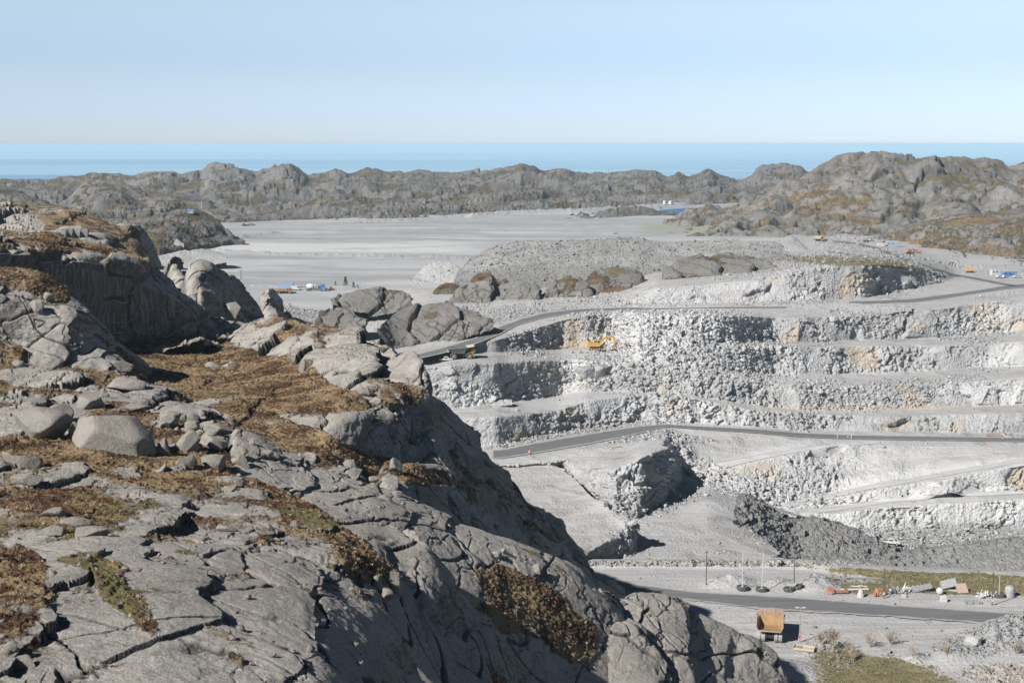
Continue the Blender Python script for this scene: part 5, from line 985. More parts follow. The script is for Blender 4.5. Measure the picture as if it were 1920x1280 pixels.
def shed(name, label, cat, loc, rz, d, wall, roof, windows=2, pitch=.0, group=None):
    t = thing(name, label, cat, loc, rz, group); L_, W_, H = d
    m = MB(); m.box((0, 0, H / 2), (L_, W_, H))
    for i in range(int(L_ / .5)): m.box((-L_ / 2 + .25 + i * .5, -W_ / 2 - .03, H / 2), (.16, .06, H * .94))
    m.build('wall', wall, t)
    m = MB()
    if pitch: m.prism([(-W_ / 2 - .3, H), (W_ / 2 + .3, H), (0, H + pitch)], -L_ / 2 - .3, L_ / 2 + .3); m.v = [(y, x, z) for x, y, z in m.v]
    else: m.box((0, 0, H + .08), (L_ + .2, W_ + .2, .16))
    m.build('roof', roof, t)
    for i in range(windows): m = MB(); m.box((-L_ / 3 + i * L_ / 3, -W_ / 2 - .08, H * .6), (.9, .06, .7)); m.build('window', K['glass'], t)
    m = MB(); m.box((L_ / 2 - .8, -W_ / 2 - .08, 1.0), (.85, .06, 2.0)); d_ = m.build('door', K['grey'], t); m = MB(); m.box((L_ / 2 - 1.1, -W_ / 2 - .14, 1.0), (.05, .06, .2)); m.build('handle', K['black'], d_)
    return t
shed('shed', 'blue building behind the parked cars on the right plateau', 'shed', hit(1896, 519) + Vector((0, 4, 0)), .1, (8, 4, 2.6), K['blue'], K['pblue'], 2)
shed('site_office', 'white site cabin behind the leftmost parked car', 'cabin', hit(1873, 517) + Vector((0, 5, 0)), .1, (6, 3, 3.0), K['white'], K['white'], 2)
shed('container_office', 'light blue and white cabin on the plateau below the right hill', 'cabin', hit(1673, 462), 0, (8.5, 4, 3.4), K['pblue'], K['white'], 2)
shed('container', 'low white container just left of the light blue cabin', 'container', hit(1652, 461), 0, (5.5, 2.5, 1.9), K['white'], K['white'], 0)
shed('container', 'long pale blue container in the far yard behind the orange truck', 'container', hit(532, 543) + Vector((0, 6, 0)), 0, (9, 3, 3.2), K['pblue'], K['pblue'], 0)
shed('container', 'upright bright blue container beside the white tank in the far yard', 'container', hit(605, 545), .2, (2.6, 2.6, 3.2), K['blue'], K['blue'], 0)
shed('hut', 'tiny hut with a blue roof on top of the far knoll', 'hut', hit(358, 400), .1, (5, 4, 2.0), K['white'], K['blue'], 1, 1.4)
shed('hut', 'small blue hut at the lake shore by the white tanks', 'hut', hit(1240, 392), 0, (4, 3, 2.2), K['blue'], K['blue'], 1, 1.0)
for i, (x, lab) in enumerate(((1246, 'left of the two pale tanks standing by the lake shore'), (1257, 'right of the two pale tanks standing by the lake shore'))):
    m = MB(); r = 2.2 + .6 * i; m.tube((0, 0, 0), (0, 0, 4), r, n=24); m.tube((0, 0, 4), (0, 0, 4.8), r, r * .15, n=24); m.box((r + .1, 0, 2), (.3, .8, 4))
    one('storage_tank', m, K['white'], lab, 'tank', hit(x, 383), 0, 'white tanks by the lake')
# tipper and tank lorry in the far yard
def lorry(name, label, cat, loc, rz, cabm, kind, sc=1.0):
    t = thing(name, label, cat, loc, rz, None, sc)
    m = MB(); m.box((0, 0, .95), (9, 1.0, .35)); m.build('chassis', K['black'], t)
    m = MB(); m.prism([(2.6, .7), (4.6, .7), (4.7, 1.6), (4.3, 2.9), (2.6, 3.0)], -1.2, 1.2); c_ = m.build('cab', cabm, t, bevel=.06)
    m = MB(); m.box((4.5, 0, 2.25), (.05, 2.0, .9), ry=-.3); m.box((3.6, -1.22, 2.2), (1.2, .04, .7)); m.box((3.6, 1.22, 2.2), (1.2, .04, .7)); m.build('window', K['glass'], c_)
    if kind == 'tipper':
        m = MB(); m.box((-1.2, 0, 1.35), (6.8, 2.5, .2)); m.box((-1.2, 1.2, 1.9), (6.8, .12, 1.1)); m.box((-1.2, -1.2, 1.9), (6.8, .12, 1.1)); m.box((2.15, 0, 2.1), (.12, 2.5, 1.5)); m.box((-4.6, 0, 1.9), (.12, 2.5, 1.1))
        for x in (-4, -2.7, -1.4, -.1, 1.2): m.box((x, -1.3, 1.9), (.14, .1, 1.2))
        m.build('tipper_body', K['rust'], t)
    else:
        m = MB()
        pts = [(-4.3, .3), (-4.1, 1.1), (-3.4, 1.5), (.9, 1.5), (1.6, 1.1), (1.8, .3)]
        for (x0, r0), (x1, r1) in zip(pts[:-1], pts[1:]): m.tube((x0, 0, 2.6), (x1, 0, 2.6), r0, r1, 20)
        m.box((-3, 0, 1.3), (.5, 1.6, .8)); m.box((.5, 0, 1.3), (.5, 1.6, .8)); m.build('tank', K['white'], t, smooth=True)
    for x in (-3.4, -2.2, 3.5):
        for sgn in (-1, 1): m = MB(); m.wheel((x, sgn * 1.1, .52), .52, .35, 14); w = m.build('wheel', K['tyre'], t); m = MB(); m.rim((x, sgn * 1.1, .52), .52, .35, 10); m.build('rim', K['rim'], w)
    return t
lorry('tipper_truck', 'orange tipper truck with rusty body at the edge of the far yard', 'truck', hit(532, 550), 0, K['orange'], 'tipper')
lorry('tank_lorry', 'white tank lorry with dark chassis in the far yard', 'tank lorry', hit(588, 545), .0, K['dgrey'], 'tank', .95)
def dozer(label, loc, rz, sc=1.0, paint=None, cat='bulldozer'):
    t = thing('bulldozer', label, cat, loc, rz, None, sc); paint = paint or K['yellow']
    for sgn in (-1, 1): m = MB(); m.prism([(-2, .1), (2, .1), (2.3, .5), (1.8, 1.0), (-1.6, 1.2), (-2.4, .6)], sgn * .9, sgn * 1.5); m.build('track', K['black'], t)
    m = MB(); m.prism([(-1.8, .8), (2.2, .8), (2.2, 1.9), (.4, 2.1), (-1.8, 2.0)], -.85, .85); m.build('body', paint, t, bevel=.05)
    m = MB(); m.box((-.4, 0, 2.75), (1.6, 1.6, 1.3), taper=.93); c_ = m.build('cab', paint, t); m = MB(); m.box((-.4, -.8, 2.85), (1.2, .05, .7)); m.box((.42, 0, 2.85), (.05, 1.2, .7)); m.build('window', K['glass'], c_)
    m = MB(); m.prism([(2.9, .1), (3.1, .1), (3.0, .8), (3.2, 1.5), (3.0, 1.5), (2.8, .8)], -1.9, 1.9); m.box((2.3, 1.1, .6), (1.6, .15, .2)); m.box((2.3, -1.1, .6), (1.6, .15, .2)); m.build('blade', paint, t)
    m = MB(); m.tube((1.2, .4, 2.0), (1.2, .4, 2.9), .08); m.build('exhaust', K['black'], t)
    return t
dozer('yellow bulldozer beside the plateau road below the right hill', hit(1819, 511), 2.9, .95)
dozer('small orange machine beside the bright blue container in the far yard', hit(621, 544), .3, .6, K['orange'], 'machine')
# conveyor frame by the dark heap
t = thing('conveyor', 'grey steel conveyor frame beside the dark heap on the plateau', 'conveyor', hit(1632, 455), 0)
m = MB()
for sgn in (-1, 1):
    m.tube((-7, sgn, 1), (6, sgn, 5), .14, n=5); m.tube((-7, sgn, 2), (6, sgn, 6), .14, n=5)
    for i in range(9): a = -7 + 13 * i / 8; m.tube((a, sgn, 1 + 4 * i / 8), (a, sgn, 2 + 4 * i / 8), .1, n=4)
m.build('frame', K['grey'], t)
for x in (-3, 1, 5): m = MB(); m.tube((x, 1.2, 0), (x, .9, 2.3 + (x + 7) * .3), .15, n=5); m.tube((x, -1.2, 0), (x, -.9, 2.3 + (x + 7) * .3), .15, n=5); m.build('leg', K['grey'], t)
m = MB(); m.add([(-7, -.8, 1.9), (-7, .8, 1.9), (6, .8, 5.9), (6, -.8, 5.9), (-7, -.8, 1.8), (-7, .8, 1.8), (6, .8, 5.8), (6, -.8, 5.8)], [(0, 1, 2, 3), (7, 6, 5, 4), (0, 4, 5, 1), (1, 5, 6, 2), (2, 6, 7, 3), (3, 7, 4, 0)]); m.build('belt', K['black'], t)

# ---------------------------------------------------------------- masts and poles
def pylon(label, loc, h, mat, w=3.5, rz=.3):
    t = thing('pylon', label, 'pylon', loc, rz); m = MB(); r = max(.09, h * .006)
    def wd(z): return w / 2 * (1 - .82 * z / h)
    for sx in (-1, 1):
        for sy in (-1, 1): m.tube((sx * wd(0), sy * wd(0), -1), (sx * wd(h), sy * wd(h), h), r * 1.4, r, n=4)
    n = 9
    for i in range(n):
        z0, z1 = h * i / n, h * (i + 1) / n
        for (a, b) in (((-1, -1), (1, -1)), ((1, -1), (1, 1)), ((1, 1), (-1, 1)), ((-1, 1), (-1, -1))): m.tube((a[0] * wd(z0), a[1] * wd(z0), z0), (b[0] * wd(z1), b[1] * wd(z1), z1), r * .7, n=4); m.tube((b[0] * wd(z0), b[1] * wd(z0), z0), (a[0] * wd(z1), a[1] * wd(z1), z1), r * .7, n=4)
    m.build('lattice_mast', mat, t)
    for z in (h * .72, h * .84, h * .95): m = MB(); m.tube((-w * .8, 0, z), (w * .8, 0, z), r * 1.2, n=4); m.tube((-w * .8, 0, z), (0, 0, z + h * .04), r * .7, n=4); m.tube((w * .8, 0, z), (0, 0, z + h * .04), r * .7, n=4); m.build('crossarm', mat, t)
pylon('green yellow lattice pylon standing on the middle of the far hills', hit(972, 345), 21, K['green'], 5)
pylon('smaller green lattice pylon on the far slope above the tailings flat', hit(597, 388), 14, K['green'], 4)
t = thing('pylon', 'dark twin mast pylon on the ridge left of the big hill', 'pylon', hit(1533, 312), .0)
for x in (-2.4, 2.4): m = MB(); m.tube((x, 0, -2), (x, 0, 10), .4, n=6); m.build('mast', K['dgrey'], t)
m = MB(); m.tube((-5, 0, 8.5), (5, 0, 8.5), .35, n=5); m.tube((-2.4, 0, 2), (2.4, 0, 7), .2, n=4); m.tube((2.4, 0, 2), (-2.4, 0, 7), .2, n=4); m.build('crossarm', K['dgrey'], t)
def pole(name, label, x, y, ytop, mat, r=.13, group=None, cross=0, tyre=False, lean=0, box=None, arm=0, cat='pole', lamps=0):
    p = hit(x, y); d = ray(x, ytop); top = d[2] * p.y / d[1]; h = float(top - p.z)
    t = thing(name, label, cat, p, 0, group)
    m = MB(); m.tube((0, 0, -.4), (lean, 0, h), r * 1.15, r * .8, n=8); m.build('mast', mat, t)
    if cross: m = MB(); m.box((lean, 0, h - .5), (cross, .12, .12)); m.tube((-cross * .4 + lean, 0, h - .5), (-cross * .4 + lean, 0, h - .2), .06); m.tube((cross * .4 + lean, 0, h - .5), (cross * .4 + lean, 0, h - .2), .06); m.build('crossarm', mat, t)
    if tyre: m = MB(); m.wheel((0, 0, 0), 1.5, .95, 22); m.v = [(a, c, b + .42) for a, b, c in m.v]; m.build('tyre', K['tyre'], t); m = MB(); m.tube((0, 0, 0), (0, 0, .55), .85, n=14); m.build('base', K['conc'], t)
    if box: m = MB(); m.box((0, -r - .12, 1.3), (.45, .2, .6)); m.build('switch_box', box, t)
    if arm: m = MB(); m.tube((lean, 0, h), (lean - .9, -.2, h + .25), .07); m.box((lean - 1.2, -.2, h + .22), (.7, .3, .16)); m.build('lamp_head', K['steel'], t)
    for sgn in ((-1, 1) if lamps else ()):
        m = MB(); m.tube((0, 0, h), (sgn * .55, 0, h + .08), .05); m.box((sgn * .75, 0, h + .1), (.75, .4, .22)); m.build('lamp_head', K['white'], t)
    return t
pole('utility_pole', 'dark utility pole left of the two white poles in tyres', 1324, 1096, 1032, K['wood'], cross=.8)
pole('marker_pole', 'left of the two thin white poles standing in tyres', 1392, 1104, 1036, K['white'], .10, 'white poles standing in old tyres', tyre=True)
pole('marker_pole', 'right of the two thin white poles standing in tyres', 1428, 1107, 1035, K['white'], .10, 'white poles standing in old tyres', tyre=True, lean=.25)
pole('street_lamp', 'dark lamp post with a curved arm beside loose tyres', 1489, 1104, 1044, K['wood'], .14, arm=1, box=K['white'], cat='lamp post', lean=-.2)
pole('utility_pole', 'dark utility pole beside the orange machine wreck', 1657, 1121, 1064, K['wood'], box=K['white'], cross=.6)
pole('utility_pole', 'dark utility pole nearest the right edge', 1860, 1134, 1072, K['wood'], box=K['white'], cross=.6)
pole('marker_pole', 'pale pole in a tyre beside the dome shaped tank at the right', 1873, 1118, 1077, K['pwood'], .12, tyre=True)
pole('street_lamp', 'slim lamp post with two lamp heads beside the rusty parked truck', 1499, 1203, 1139, K['steel'], .12, lamps=1, box=K['red'], cat='lamp post')
pole('utility_pole', 'small pole with crossarms at the near edge of the tailings flat', 452, 524, 506, K['wood'], .2, cross=3)
for i, (x, y, yt) in enumerate(((235, 402, 384), (231, 403, 388), (220, 402, 388))): pole('utility_pole', ['rightmost', 'middle', 'leftmost'][i] + ' of three pale poles on the far slope behind the left ridge', x, y, yt, K['pwood'], .4, 'poles on the far slope')
pole('utility_pole', 'single pale pole on the far slope above the blue roofed hut', 378, 392, 375, K['pwood'], .4)
pole('utility_pole', 'pale pole on the skyline right of the far hilltop', 1140, 326, 313, K['steel'], .7)
pole('marker_pole', 'white flagpole near the cabins on the plateau', 1616, 452, 438, K['white'], .25)
pole('marker_post', 'left of two small pale posts beside the long asphalt haul road', 1570, 822, 812, K['white'], .12, 'posts beside the haul road')
pole('marker_post', 'right of two small pale posts beside the long asphalt haul road', 1596, 824, 813, K['white'], .12, 'posts beside the haul road')

# ---------------------------------------------------------------- scrap and small things on the near strip
def tyre_lying(x, y, label, r=1.4, tilt=0):
    m = MB(); m.wheel((0, 0, 0), r, .9, 24); m.v = [(a, c, b + .42 + tilt * a) for a, b, c in m.v]; one('old_tyre', m, K['tyre'], label, 'tyre', hit(x, y), 0, 'old machine tyres on the strip')
tyre_lying(1479, 1107, 'large old tyre lying just left of the curved lamp post'); tyre_lying(1497, 1102, 'old tyre leaning on the gravel right of the curved lamp post', 1.1, .35)
m = MB(); m.tube((-3.6, 0, .45), (3.6, .3, .45), .28, n=10); one('pipe', m, K['white'], 'long white pipe lying beside orange scrap', 'pipe', hit(1603, 1108), .03)
t = thing('machine_wreck', 'faded orange machine scrap lying left of the long white pipe', 'scrap', hit(1565, 1112), .1)
m = MB(); m.box((-1.2, 0, .9), (2.0, 1.8, 1.3), taper=.8); m.build('housing', K['orange'], t, bevel=.1); m = MB(); m.box((1.6, 0, .5), (3.8, .8, .5)); m.box((3.0, .3, .7), (1.0, .6, .5), rz=.3); m.build('beam', K['orange'], t); m = MB(); m.tube((-1.4, -1, .5), (-1.4, 1, .5), .5, n=12); m.build('drum', K['pink'], t)
t = thing('machine_wreck', 'bright orange machine wreck left of the dark utility pole', 'scrap', hit(1648, 1116), .3)
m = MB(); m.box((0, 0, 1.1), (2.2, 1.8, 1.6), taper=.75); m.build('housing', K['orange'], t, bevel=.1); m = MB(); m.tube((.9, -.9, 1.9), (1.8, -.9, 1.0), .15); m.box((-1.3, -.4, .6), (1.2, .8, .9), rz=.5); m.build('frame', K['orange'], t); m = MB(); m.tube((.2, -1.0, .6), (.2, 1.0, .6), .6, n=14); m.build('drum', K['brown'], t)
m = MB(); m.tube((0, 0, 0), (0, 0, .8), .9, .9, 10); m.tube((0, 0, .8), (0, 0, 2.0), .75, .5, 10); m.box((0, .3, 1.7), (.7, .7, .5)); one('concrete_block', m, K['conc'], 'white concrete lump just right of the long white pipe', 'block', hit(1614, 1118))
def scrapheap(x, y, label, n, w, mat, seed, cat='scrap heap', hmax=2.6):
    r = random.Random(seed); m = MB()
    for i in range(n):
        a = Vector((r.uniform(-w, w), r.uniform(-w * .5, w * .5), r.uniform(.1, hmax * .4))); b = a + Vector((r.uniform(-1.6, 1.6), r.uniform(-1, 1), r.uniform(-.2, hmax * .8)))
        if i % 3: m.tube(a, b, r.uniform(.06, .18), n=5)
        else: m.box(a, (r.uniform(.5, 1.4), r.uniform(.4, 1), r.uniform(.1, .6)), r.uniform(0, 3), r.uniform(-.7, .7))
    return one('scrap_heap', m, mat, label, cat, hit(x, y))
scrapheap(1683, 1112, 'tangled grey scrap metal heap right of the dark utility pole', 46, 2.0, K['steel'], 3)
scrapheap(1712, 1106, 'low pale scrap pile between the tangled heap and the bent sheets', 22, 2.0, K['conc'], 4, hmax=1.2)
scrapheap(1850, 1118, 'pile of white scrap left of the pole at the right edge', 30, 2.2, K['white'], 5, hmax=1.6)
def sheetm(name, x, y, label, d, mat, rz, rx, waves=0, cat='sheet'):
    m = MB(); n = 10 if waves else 1
    for i in range(n):
        m.box((-d[0] / 2 + (i + .5) * d[0] / n, 0, waves * (i % 2) + (i / n) * (1.0 if waves else 0)), (d[0] / n * 1.02, d[1], .1), rx=rx)
    p = hit(x, y); o = one(name, m, mat, label, cat, p + Vector((0, 0, abs(math.sin(rx)) * d[1] / 2 + .15)), rz); return o
sheetm('metal_sheet', 1728, 1108, 'long bent grey metal sheet lying on the grass strip', (5.2, 2.2), K['steel'], .1, .3, .12, 'metal sheet')
sheetm('metal_sheet', 1778, 1103, 'dark grey corrugated sheet leaning behind the white ball shaped tank', (4.0, 2.6), K['grey'], .0, .6, .1, 'metal sheet')
sheetm('board', 1803, 1110, 'pinkish brown board propped up on the grass strip', (2.9, 2.8), K['pink'], .15, .75, 0, 'board')
m = MB(); m.box((0, 0, .2), (3.0, .5, .3)); one('beam', m, K['white'], 'short white beam left of the pinkish board', 'beam', hit(1790, 1108), -.1)
m = MB(); m.box((-1, 0, .3), (2.6, .3, .3)); m.box((.8, .6, .25), (2.4, .3, .3), rz=-.2); one('planks', m, K['white'], 'pair of white planks on the grass left of the orange wreck', 'planks', hit(1612, 1101), -.15)
t = thing('float_tank', 'round white ball shaped tank on the gravel', 'tank', hit(1762, 1114), 0); m = MB()
for i in range(8):
    a0, a1 = -math.pi / 2 + math.pi * i / 8, -math.pi / 2 + math.pi * (i + 1) / 8; m.tube((0, 0, .95 + .95 * math.sin(a0)), (0, 0, .95 + .95 * math.sin(a1)), max(.95 * math.cos(a0), .02), max(.95 * math.cos(a1), .02), 16, caps=False)
m.build('shell', K['white'], t, smooth=True); m = MB(); m.tube((0, 0, 1.85), (0, 0, 2.15), .3, n=10); m.build('valve', K['brown'], t)
m = MB(); m.box((0, 0, .65), (1.5, 1.3, 1.2)); m.box((0, 0, 1.35), (1.0, .9, .3)); m.box((.2, 0, 1.6), (.5, .5, .3)); one('water_container', m, K['white'], 'pale cube container standing alone on the gravel below the white ball tank', 'container', hit(1769, 1127))
t = thing('trough', 'long low open metal trough on the gravel beside the road', 'trough', hit(1823, 1131), .02); m = MB(); m.box((0, 0, .12), (4.2, 1.4, .12)); m.box((0, .7, .4), (4.2, .1, .6)); m.box((0, -.7, .4), (4.2, .1, .6)); m.box((2.1, 0, .4), (.1, 1.5, .6)); m.box((-2.1, 0, .4), (.1, 1.5, .6)); m.build('tray', K['steel'], t)
for x in (-1.6, 0, 1.6): m = MB(); m.box((x, -.78, .4), (.12, .08, .66)); m.build('rib', K['black'], t)
m = MB()
for i in range(6):
    a0, a1 = math.pi / 2 * i / 6, math.pi / 2 * (i + 1) / 6; m.tube((0, 0, 1.9 + 1.0 * math.sin(a0)), (0, 0, 1.9 + 1.0 * math.sin(a1)), max(1.25 * math.cos(a0), .02), max(1.25 * math.cos(a1), .02), 18, caps=False)
m.tube((0, 0, 0), (0, 0, 1.9), 1.25, 1.25, 18); m.tube((0, 0, .2), (0, 0, .35), 1.32, n=18); m.tube((0, 0, 1.2), (0, 0, 1.32), 1.31, n=18)
one('steel_silo', m, K['grey'], 'upright grey steel vessel with a domed top at the right', 'tank', hit(1893, 1117), 0, smooth=False)
m = MB(); m.box((0, 0, .4), (.9, .7, .8)); m.box((.5, .1, .2), (.4, .5, .4)); one('concrete_block', m, K['conc'], 'small grey block right of the tangled scrap heap', 'block', hit(1695, 1119))
t = thing('crate_lid', 'flat pale wooden box with a rim lying beside the rusty parked truck', 'box', hit(1508, 1217), -.35)
m = MB(); m.box((0, 0, .2), (4.6, 2.6, .25)); m.build('deck', K['pwood'], t); m = MB()
for y in (-1.3, 1.3): m.box((0, y, .4), (4.7, .12, .5))
for x in (-2.3, 2.3): m.box((x, 0, .4), (.12, 2.6, .5))
m.build('rim', K['pwood'], t); m = MB(); m.box((-1.2, .2, .42), (1.2, 1.5, .12), rz=.1); m.build('plate', K['brown'], t)
def barrier(x, y, label):
    t = thing('marker_cone', label, 'cone', hit(x, y), 0); m = MB(); m.tube((0, 0, .1), (0, 0, 1.6), .55, .12, 12); m.build('cone', K['red'], t); m = MB(); m.box((0, 0, .06), (1.3, 1.3, .12)); m.build('base', K['black'], t); m = MB(); m.tube((0, 0, .8), (0, 0, 1.1), .37, .29, 12); m.build('band', K['white'], t)
barrier(993, 851, 'red marker cone at the left end of the asphalt haul road')
m = MB(); m.box((0, 0, .3), (3.6, 1.5, .18)); m.box((-1.2, 0, .1), (.3, 1.5, .3)); m.box((1.2, 0, .1), (.3, 1.5, .3)); m.box((0, .2, .45), (1.6, .8, .15)); one('pallet', m, K['pwood'], 'flat wooden pallet on the pale shoulder beside the haul road', 'pallet', hit(1157, 838), .1)
m = MB(); m.box((0, 0, .5), (6, .8, .7)); m.box((-2.5, 0, .9), (.8, .9, .5)); one('steel_beam', m, K['brown'], 'rusty beam lying beside the asphalt road near the right edge', 'beam', hit(1863, 818), 0)

# ---------------------------------------------------------------- boulders
PL_ = [((.12, -.5, .85), .40), ((-.8, -.35, .25), .66), ((.75, -.5, .2), .68), ((0, -1, -.1), .6), ((.6, -.1, .75), .5), ((-.3, .2, .9), .55), ((.9, .3, .3), .75)]
def boulder_mesh(seed, flatness=.7, cuts=11, sub=4, rough=.05):
    bm = bmesh.new(); bmesh.ops.create_icosphere(bm, subdivisions=sub, radius=1.0); r = random.Random(seed)
    V = np.array([v.co[:] for v in bm.verts]); 
    for n, d in (PL_ if seed == 1 else ()):
        n = np.array(Vector(n).normalized()); ov = np.maximum(V @ n - d, 0); V = V - n[None] * (ov * .97)[:, None]
    for i in range(cuts if seed != 1 else 3):
        n = Vector((r.gauss(0, 1), r.gauss(0, 1), r.gauss(0, .8))).normalized(); n = np.array(n); d = r.uniform(.46, .8)
        s_ = V @ n; ov = np.maximum(s_ - d, 0); V = V - n[None] * (ov * .96)[:, None]
    o = seed * 3.1
    V = V * (1 + rough * fbm(V * 1.0, .7, 4, .55, o)[:, None] + .03 * np.minimum(0, -(.06 - np.abs(gn(V, .8, o + 5))) * 12)[:, None])
    V[:, 2] *= flatness
    for v, c in zip(bm.verts, V): v.co = c
    me = bpy.data.meshes.new('boulder'); bm.to_mesh(me); bm.free(); me.polygons.foreach_set('use_smooth', [True] * len(me.polygons)); me.materials.append(M_boul)
    for k, val in (('veg', -1.0), ('moss', 0), ('crack', 0)):
        a = me.attributes.new(k, 'FLOAT', 'POINT'); a.data.foreach_set('value', np.full(len(me.vertices), val, np.float32))
    return me
def boulder(x, yb, w, h, label, seed, rz=0, tilt=0, group='boulders on the rocky hillside', deep=.75, cuts=11, mat=None):
    p = hit(x, yb - h * .18); R = p.y; a = w * R / F / 2; e = h * R / F / 2 * 1.12
    me = boulder_mesh(seed, 1.0, cuts, 4 if w > 30 else 3)
    o = bpy.data.objects.new('boulder', me); C.objects.link(o); o.location = p + Vector((0, a * deep * .35, e * .42)); o.scale = (a * 1.08, a * deep * 1.05, e * 1.08); o.rotation_euler = (0, tilt, rz)
    if mat: me.materials.clear(); me.materials.append(mat)
    return setp(o, label, 'boulder', group)
BL = [(215, 866, 168, 112, 'largest boulder, smooth grey and cracked, with a rounded top, on the left', 1, .1, .25),
 (75, 828, 120, 62, 'wide pale rock slab at the left edge beside dark heather', 2, 0, .1), (115, 800, 56, 46, 'split angular boulder left of the largest boulder', 3, .2, 0), (136, 826, 20, 34, 'narrow upright stone wedged against the left side of the largest boulder', 4, 0, .1),
 (170, 772, 70, 40, 'rounded rock behind the upper left of the largest boulder', 5, .1, .2), (305, 858, 36, 38, 'rounded upright boulder just right of the largest boulder', 6, 0, 0), (352, 852, 60, 46, 'broad grey boulder in the middle of the boulder row', 7, 0, .1), (400, 850, 60, 40, 'dark cracked boulder right of the middle of the boulder row', 8, .1, .1),
 (350, 876, 48, 26, 'low boulder in front of the broad grey one', 9, .1, .05), (403, 881, 62, 30, 'long block at the front of the boulder row', 10, 0, .05), (448, 862, 40, 26, 'small rounded boulder at the right end of the boulder row', 11, .2, .2), (452, 878, 38, 26, 'lower boulder at the right end of the boulder row', 12, 0, .3),
 (358, 812, 44, 24, 'pointed wedge shaped boulder above the boulder row', 13, .3, -.4), (361, 792, 26, 22, 'round pale boulder above the pointed wedge', 14, 0, 0), (410, 815, 60, 20, 'flat topped rock above the right of the boulder row', 15, .1, .1), (318, 795, 44, 28, 'low rock left of the round pale boulder', 16, 0, .1),
 (240, 735, 90, 26, 'flat slab lying behind the largest boulder', 17, .1, .1), (35, 882, 82, 34, 'flat boulder in brown heath at the left edge', 18, 0, 0), (50, 912, 70, 24, 'long low rock at the left edge below the flat boulder', 19, 0, .05), (444, 885, 18, 14, 'small pointed stone in orange grass right of the boulder row', 20, 0, 0),
 (97, 972, 44, 24, 'smaller of two pale domed stones in the heath', 21, 0, 0), (141, 990, 58, 26, 'larger of two pale domed stones in the heath', 22, 0, 0), (96, 1006, 66, 20, 'low grey rock above the cracked slabs, left one', 23, 0, 0), (165, 1008, 84, 18, 'low grey rock above the cracked slabs, right one', 24, 0, 0),
 (205, 930, 13, 18, 'small upright stone standing alone on pale rock', 25, 0, 0), (237, 914, 11, 8, 'tiny round stone behind the small upright stone', 26, 0, 0), (430, 924, 32, 16, 'dark toned stone at the edge of the orange grass', 27, 0, .1), (326, 922, 11, 9, 'tiny stone in the middle of the brown heath', 28, 0, 0),
 (552, 992, 20, 20, 'pointed grey stone beside bright green moss', 29, 0, .2), (478, 1012, 30, 18, 'angular stone leaning on the slab below the moss', 30, .3, .3), (425, 1000, 40, 18, 'pinkish flat faced stone below the dark hollow', 31, .1, .1), (740, 1118, 46, 48, 'large angular block perched on the shadow ridge', 32, .1, 0), (706, 1104, 24, 26, 'small block left of the large perched block', 33, 0, .2), (722, 1128, 34, 26, 'block under the large perched block', 34, 0, 0),
 (843, 994, 15, 12, 'small square block alone on the great slab', 35, .4, 0), (930, 1045, 26, 12, 'cluster stone on the great slab, left of the small pale one', 36, 0, .1), (944, 1038, 14, 11, 'small pale stone on the great slab', 37, 0, 0), (1007, 1078, 24, 22, 'pale oval boulder near the lower end of the great slab', 38, 0, .3), (1167, 1137, 20, 12, 'dark stone on the rounded slab by the hill edge', 39, 0, .1),
 (740, 890, 34, 34, 'big leaning stone in straw coloured grass beside the dark cliff', 40, .1, .5), (698, 907, 26, 16, 'bright pale stone at the upper edge of the great slab', 41, 0, .1), (571, 878, 14, 11, 'dark round stone at the upper edge of the great slab', 42, 0, 0), (563, 858, 14, 9, 'small stone beside the green moss at the top of the great slab', 43, 0, 0), (472, 834, 14, 12, 'small white stone right above the boulder row', 44, 0, 0), (503, 858, 24, 16, 'pale block at the corner of the great slab', 45, 0, .1), (724, 940, 30, 12, 'flat stones on the great slab edge, left one', 46, 0, .1), (745, 932, 26, 12, 'flat stones on the great slab edge, right one', 47, 0, .1),
 (597, 612, 24, 22, 'balanced boulder on the skyline above the haul road', 48, 0, .2), (595, 655, 26, 16, 'pale stone between the rounded knolls', 49, 0, 0), (670, 710, 16, 16, 'square boulder in the dark cleft between the knolls', 50, 0, 0), (628, 706, 13, 12, 'small stone on the ribbed slab left of the dark cleft', 51, 0, 0), (568, 700, 18, 26, 'pale lilac toned stone in the heather slope', 52, 0, 0), (685, 745, 30, 20, 'grey slab stone on the mossy ledge', 53, 0, 0), (705, 758, 34, 14, 'low mossy stone on the ledge above the dark cliff', 54, 0, 0), (434, 600, 40, 36, 'cracked boulder pile at the foot of the smooth dome', 55, 0, 0), (398, 693, 44, 16, 'pale stone in the heather hollow', 56, 0, .1),
 (70, 592, 32, 32, 'rounded boulder perched on the crag wedge at the left', 57, 0, 0), (88, 566, 24, 18, 'pale flat stone behind the boulder perched on the crag', 58, 0, .2), (185, 458, 9, 8, 'tiny round boulder on the long crest', 59, 0, 0), (225, 695, 60, 22, 'rock ledge stone below the crag wedge', 60, 0, .1), (250, 770, 60, 14, 'flat stone in grass behind the largest boulder', 61, 0, 0), (35, 690, 30, 16, 'low grey stone on the slab at the left edge', 62, 0, 0), (20, 1225, 34, 28, 'rounded stone in the bottom left corner', 63, 0, 0), (45, 1258, 50, 30, 'grey block at the bottom left beside the rounded stone', 64, 0, 0), (1160, 1232, 0, 0, '', 0, 0, 0)]
for (x, y, w, h, lab, sd, rz, tl) in BL:
    if w: boulder(x, y, w, h, lab, sd, rz, tl)
M_white = plain('white_blasted_blocks', (.33, .332, .335), .9, var=.2, sc=.7, dirt=(.34, .33, .31))
M_white['x'] = 1
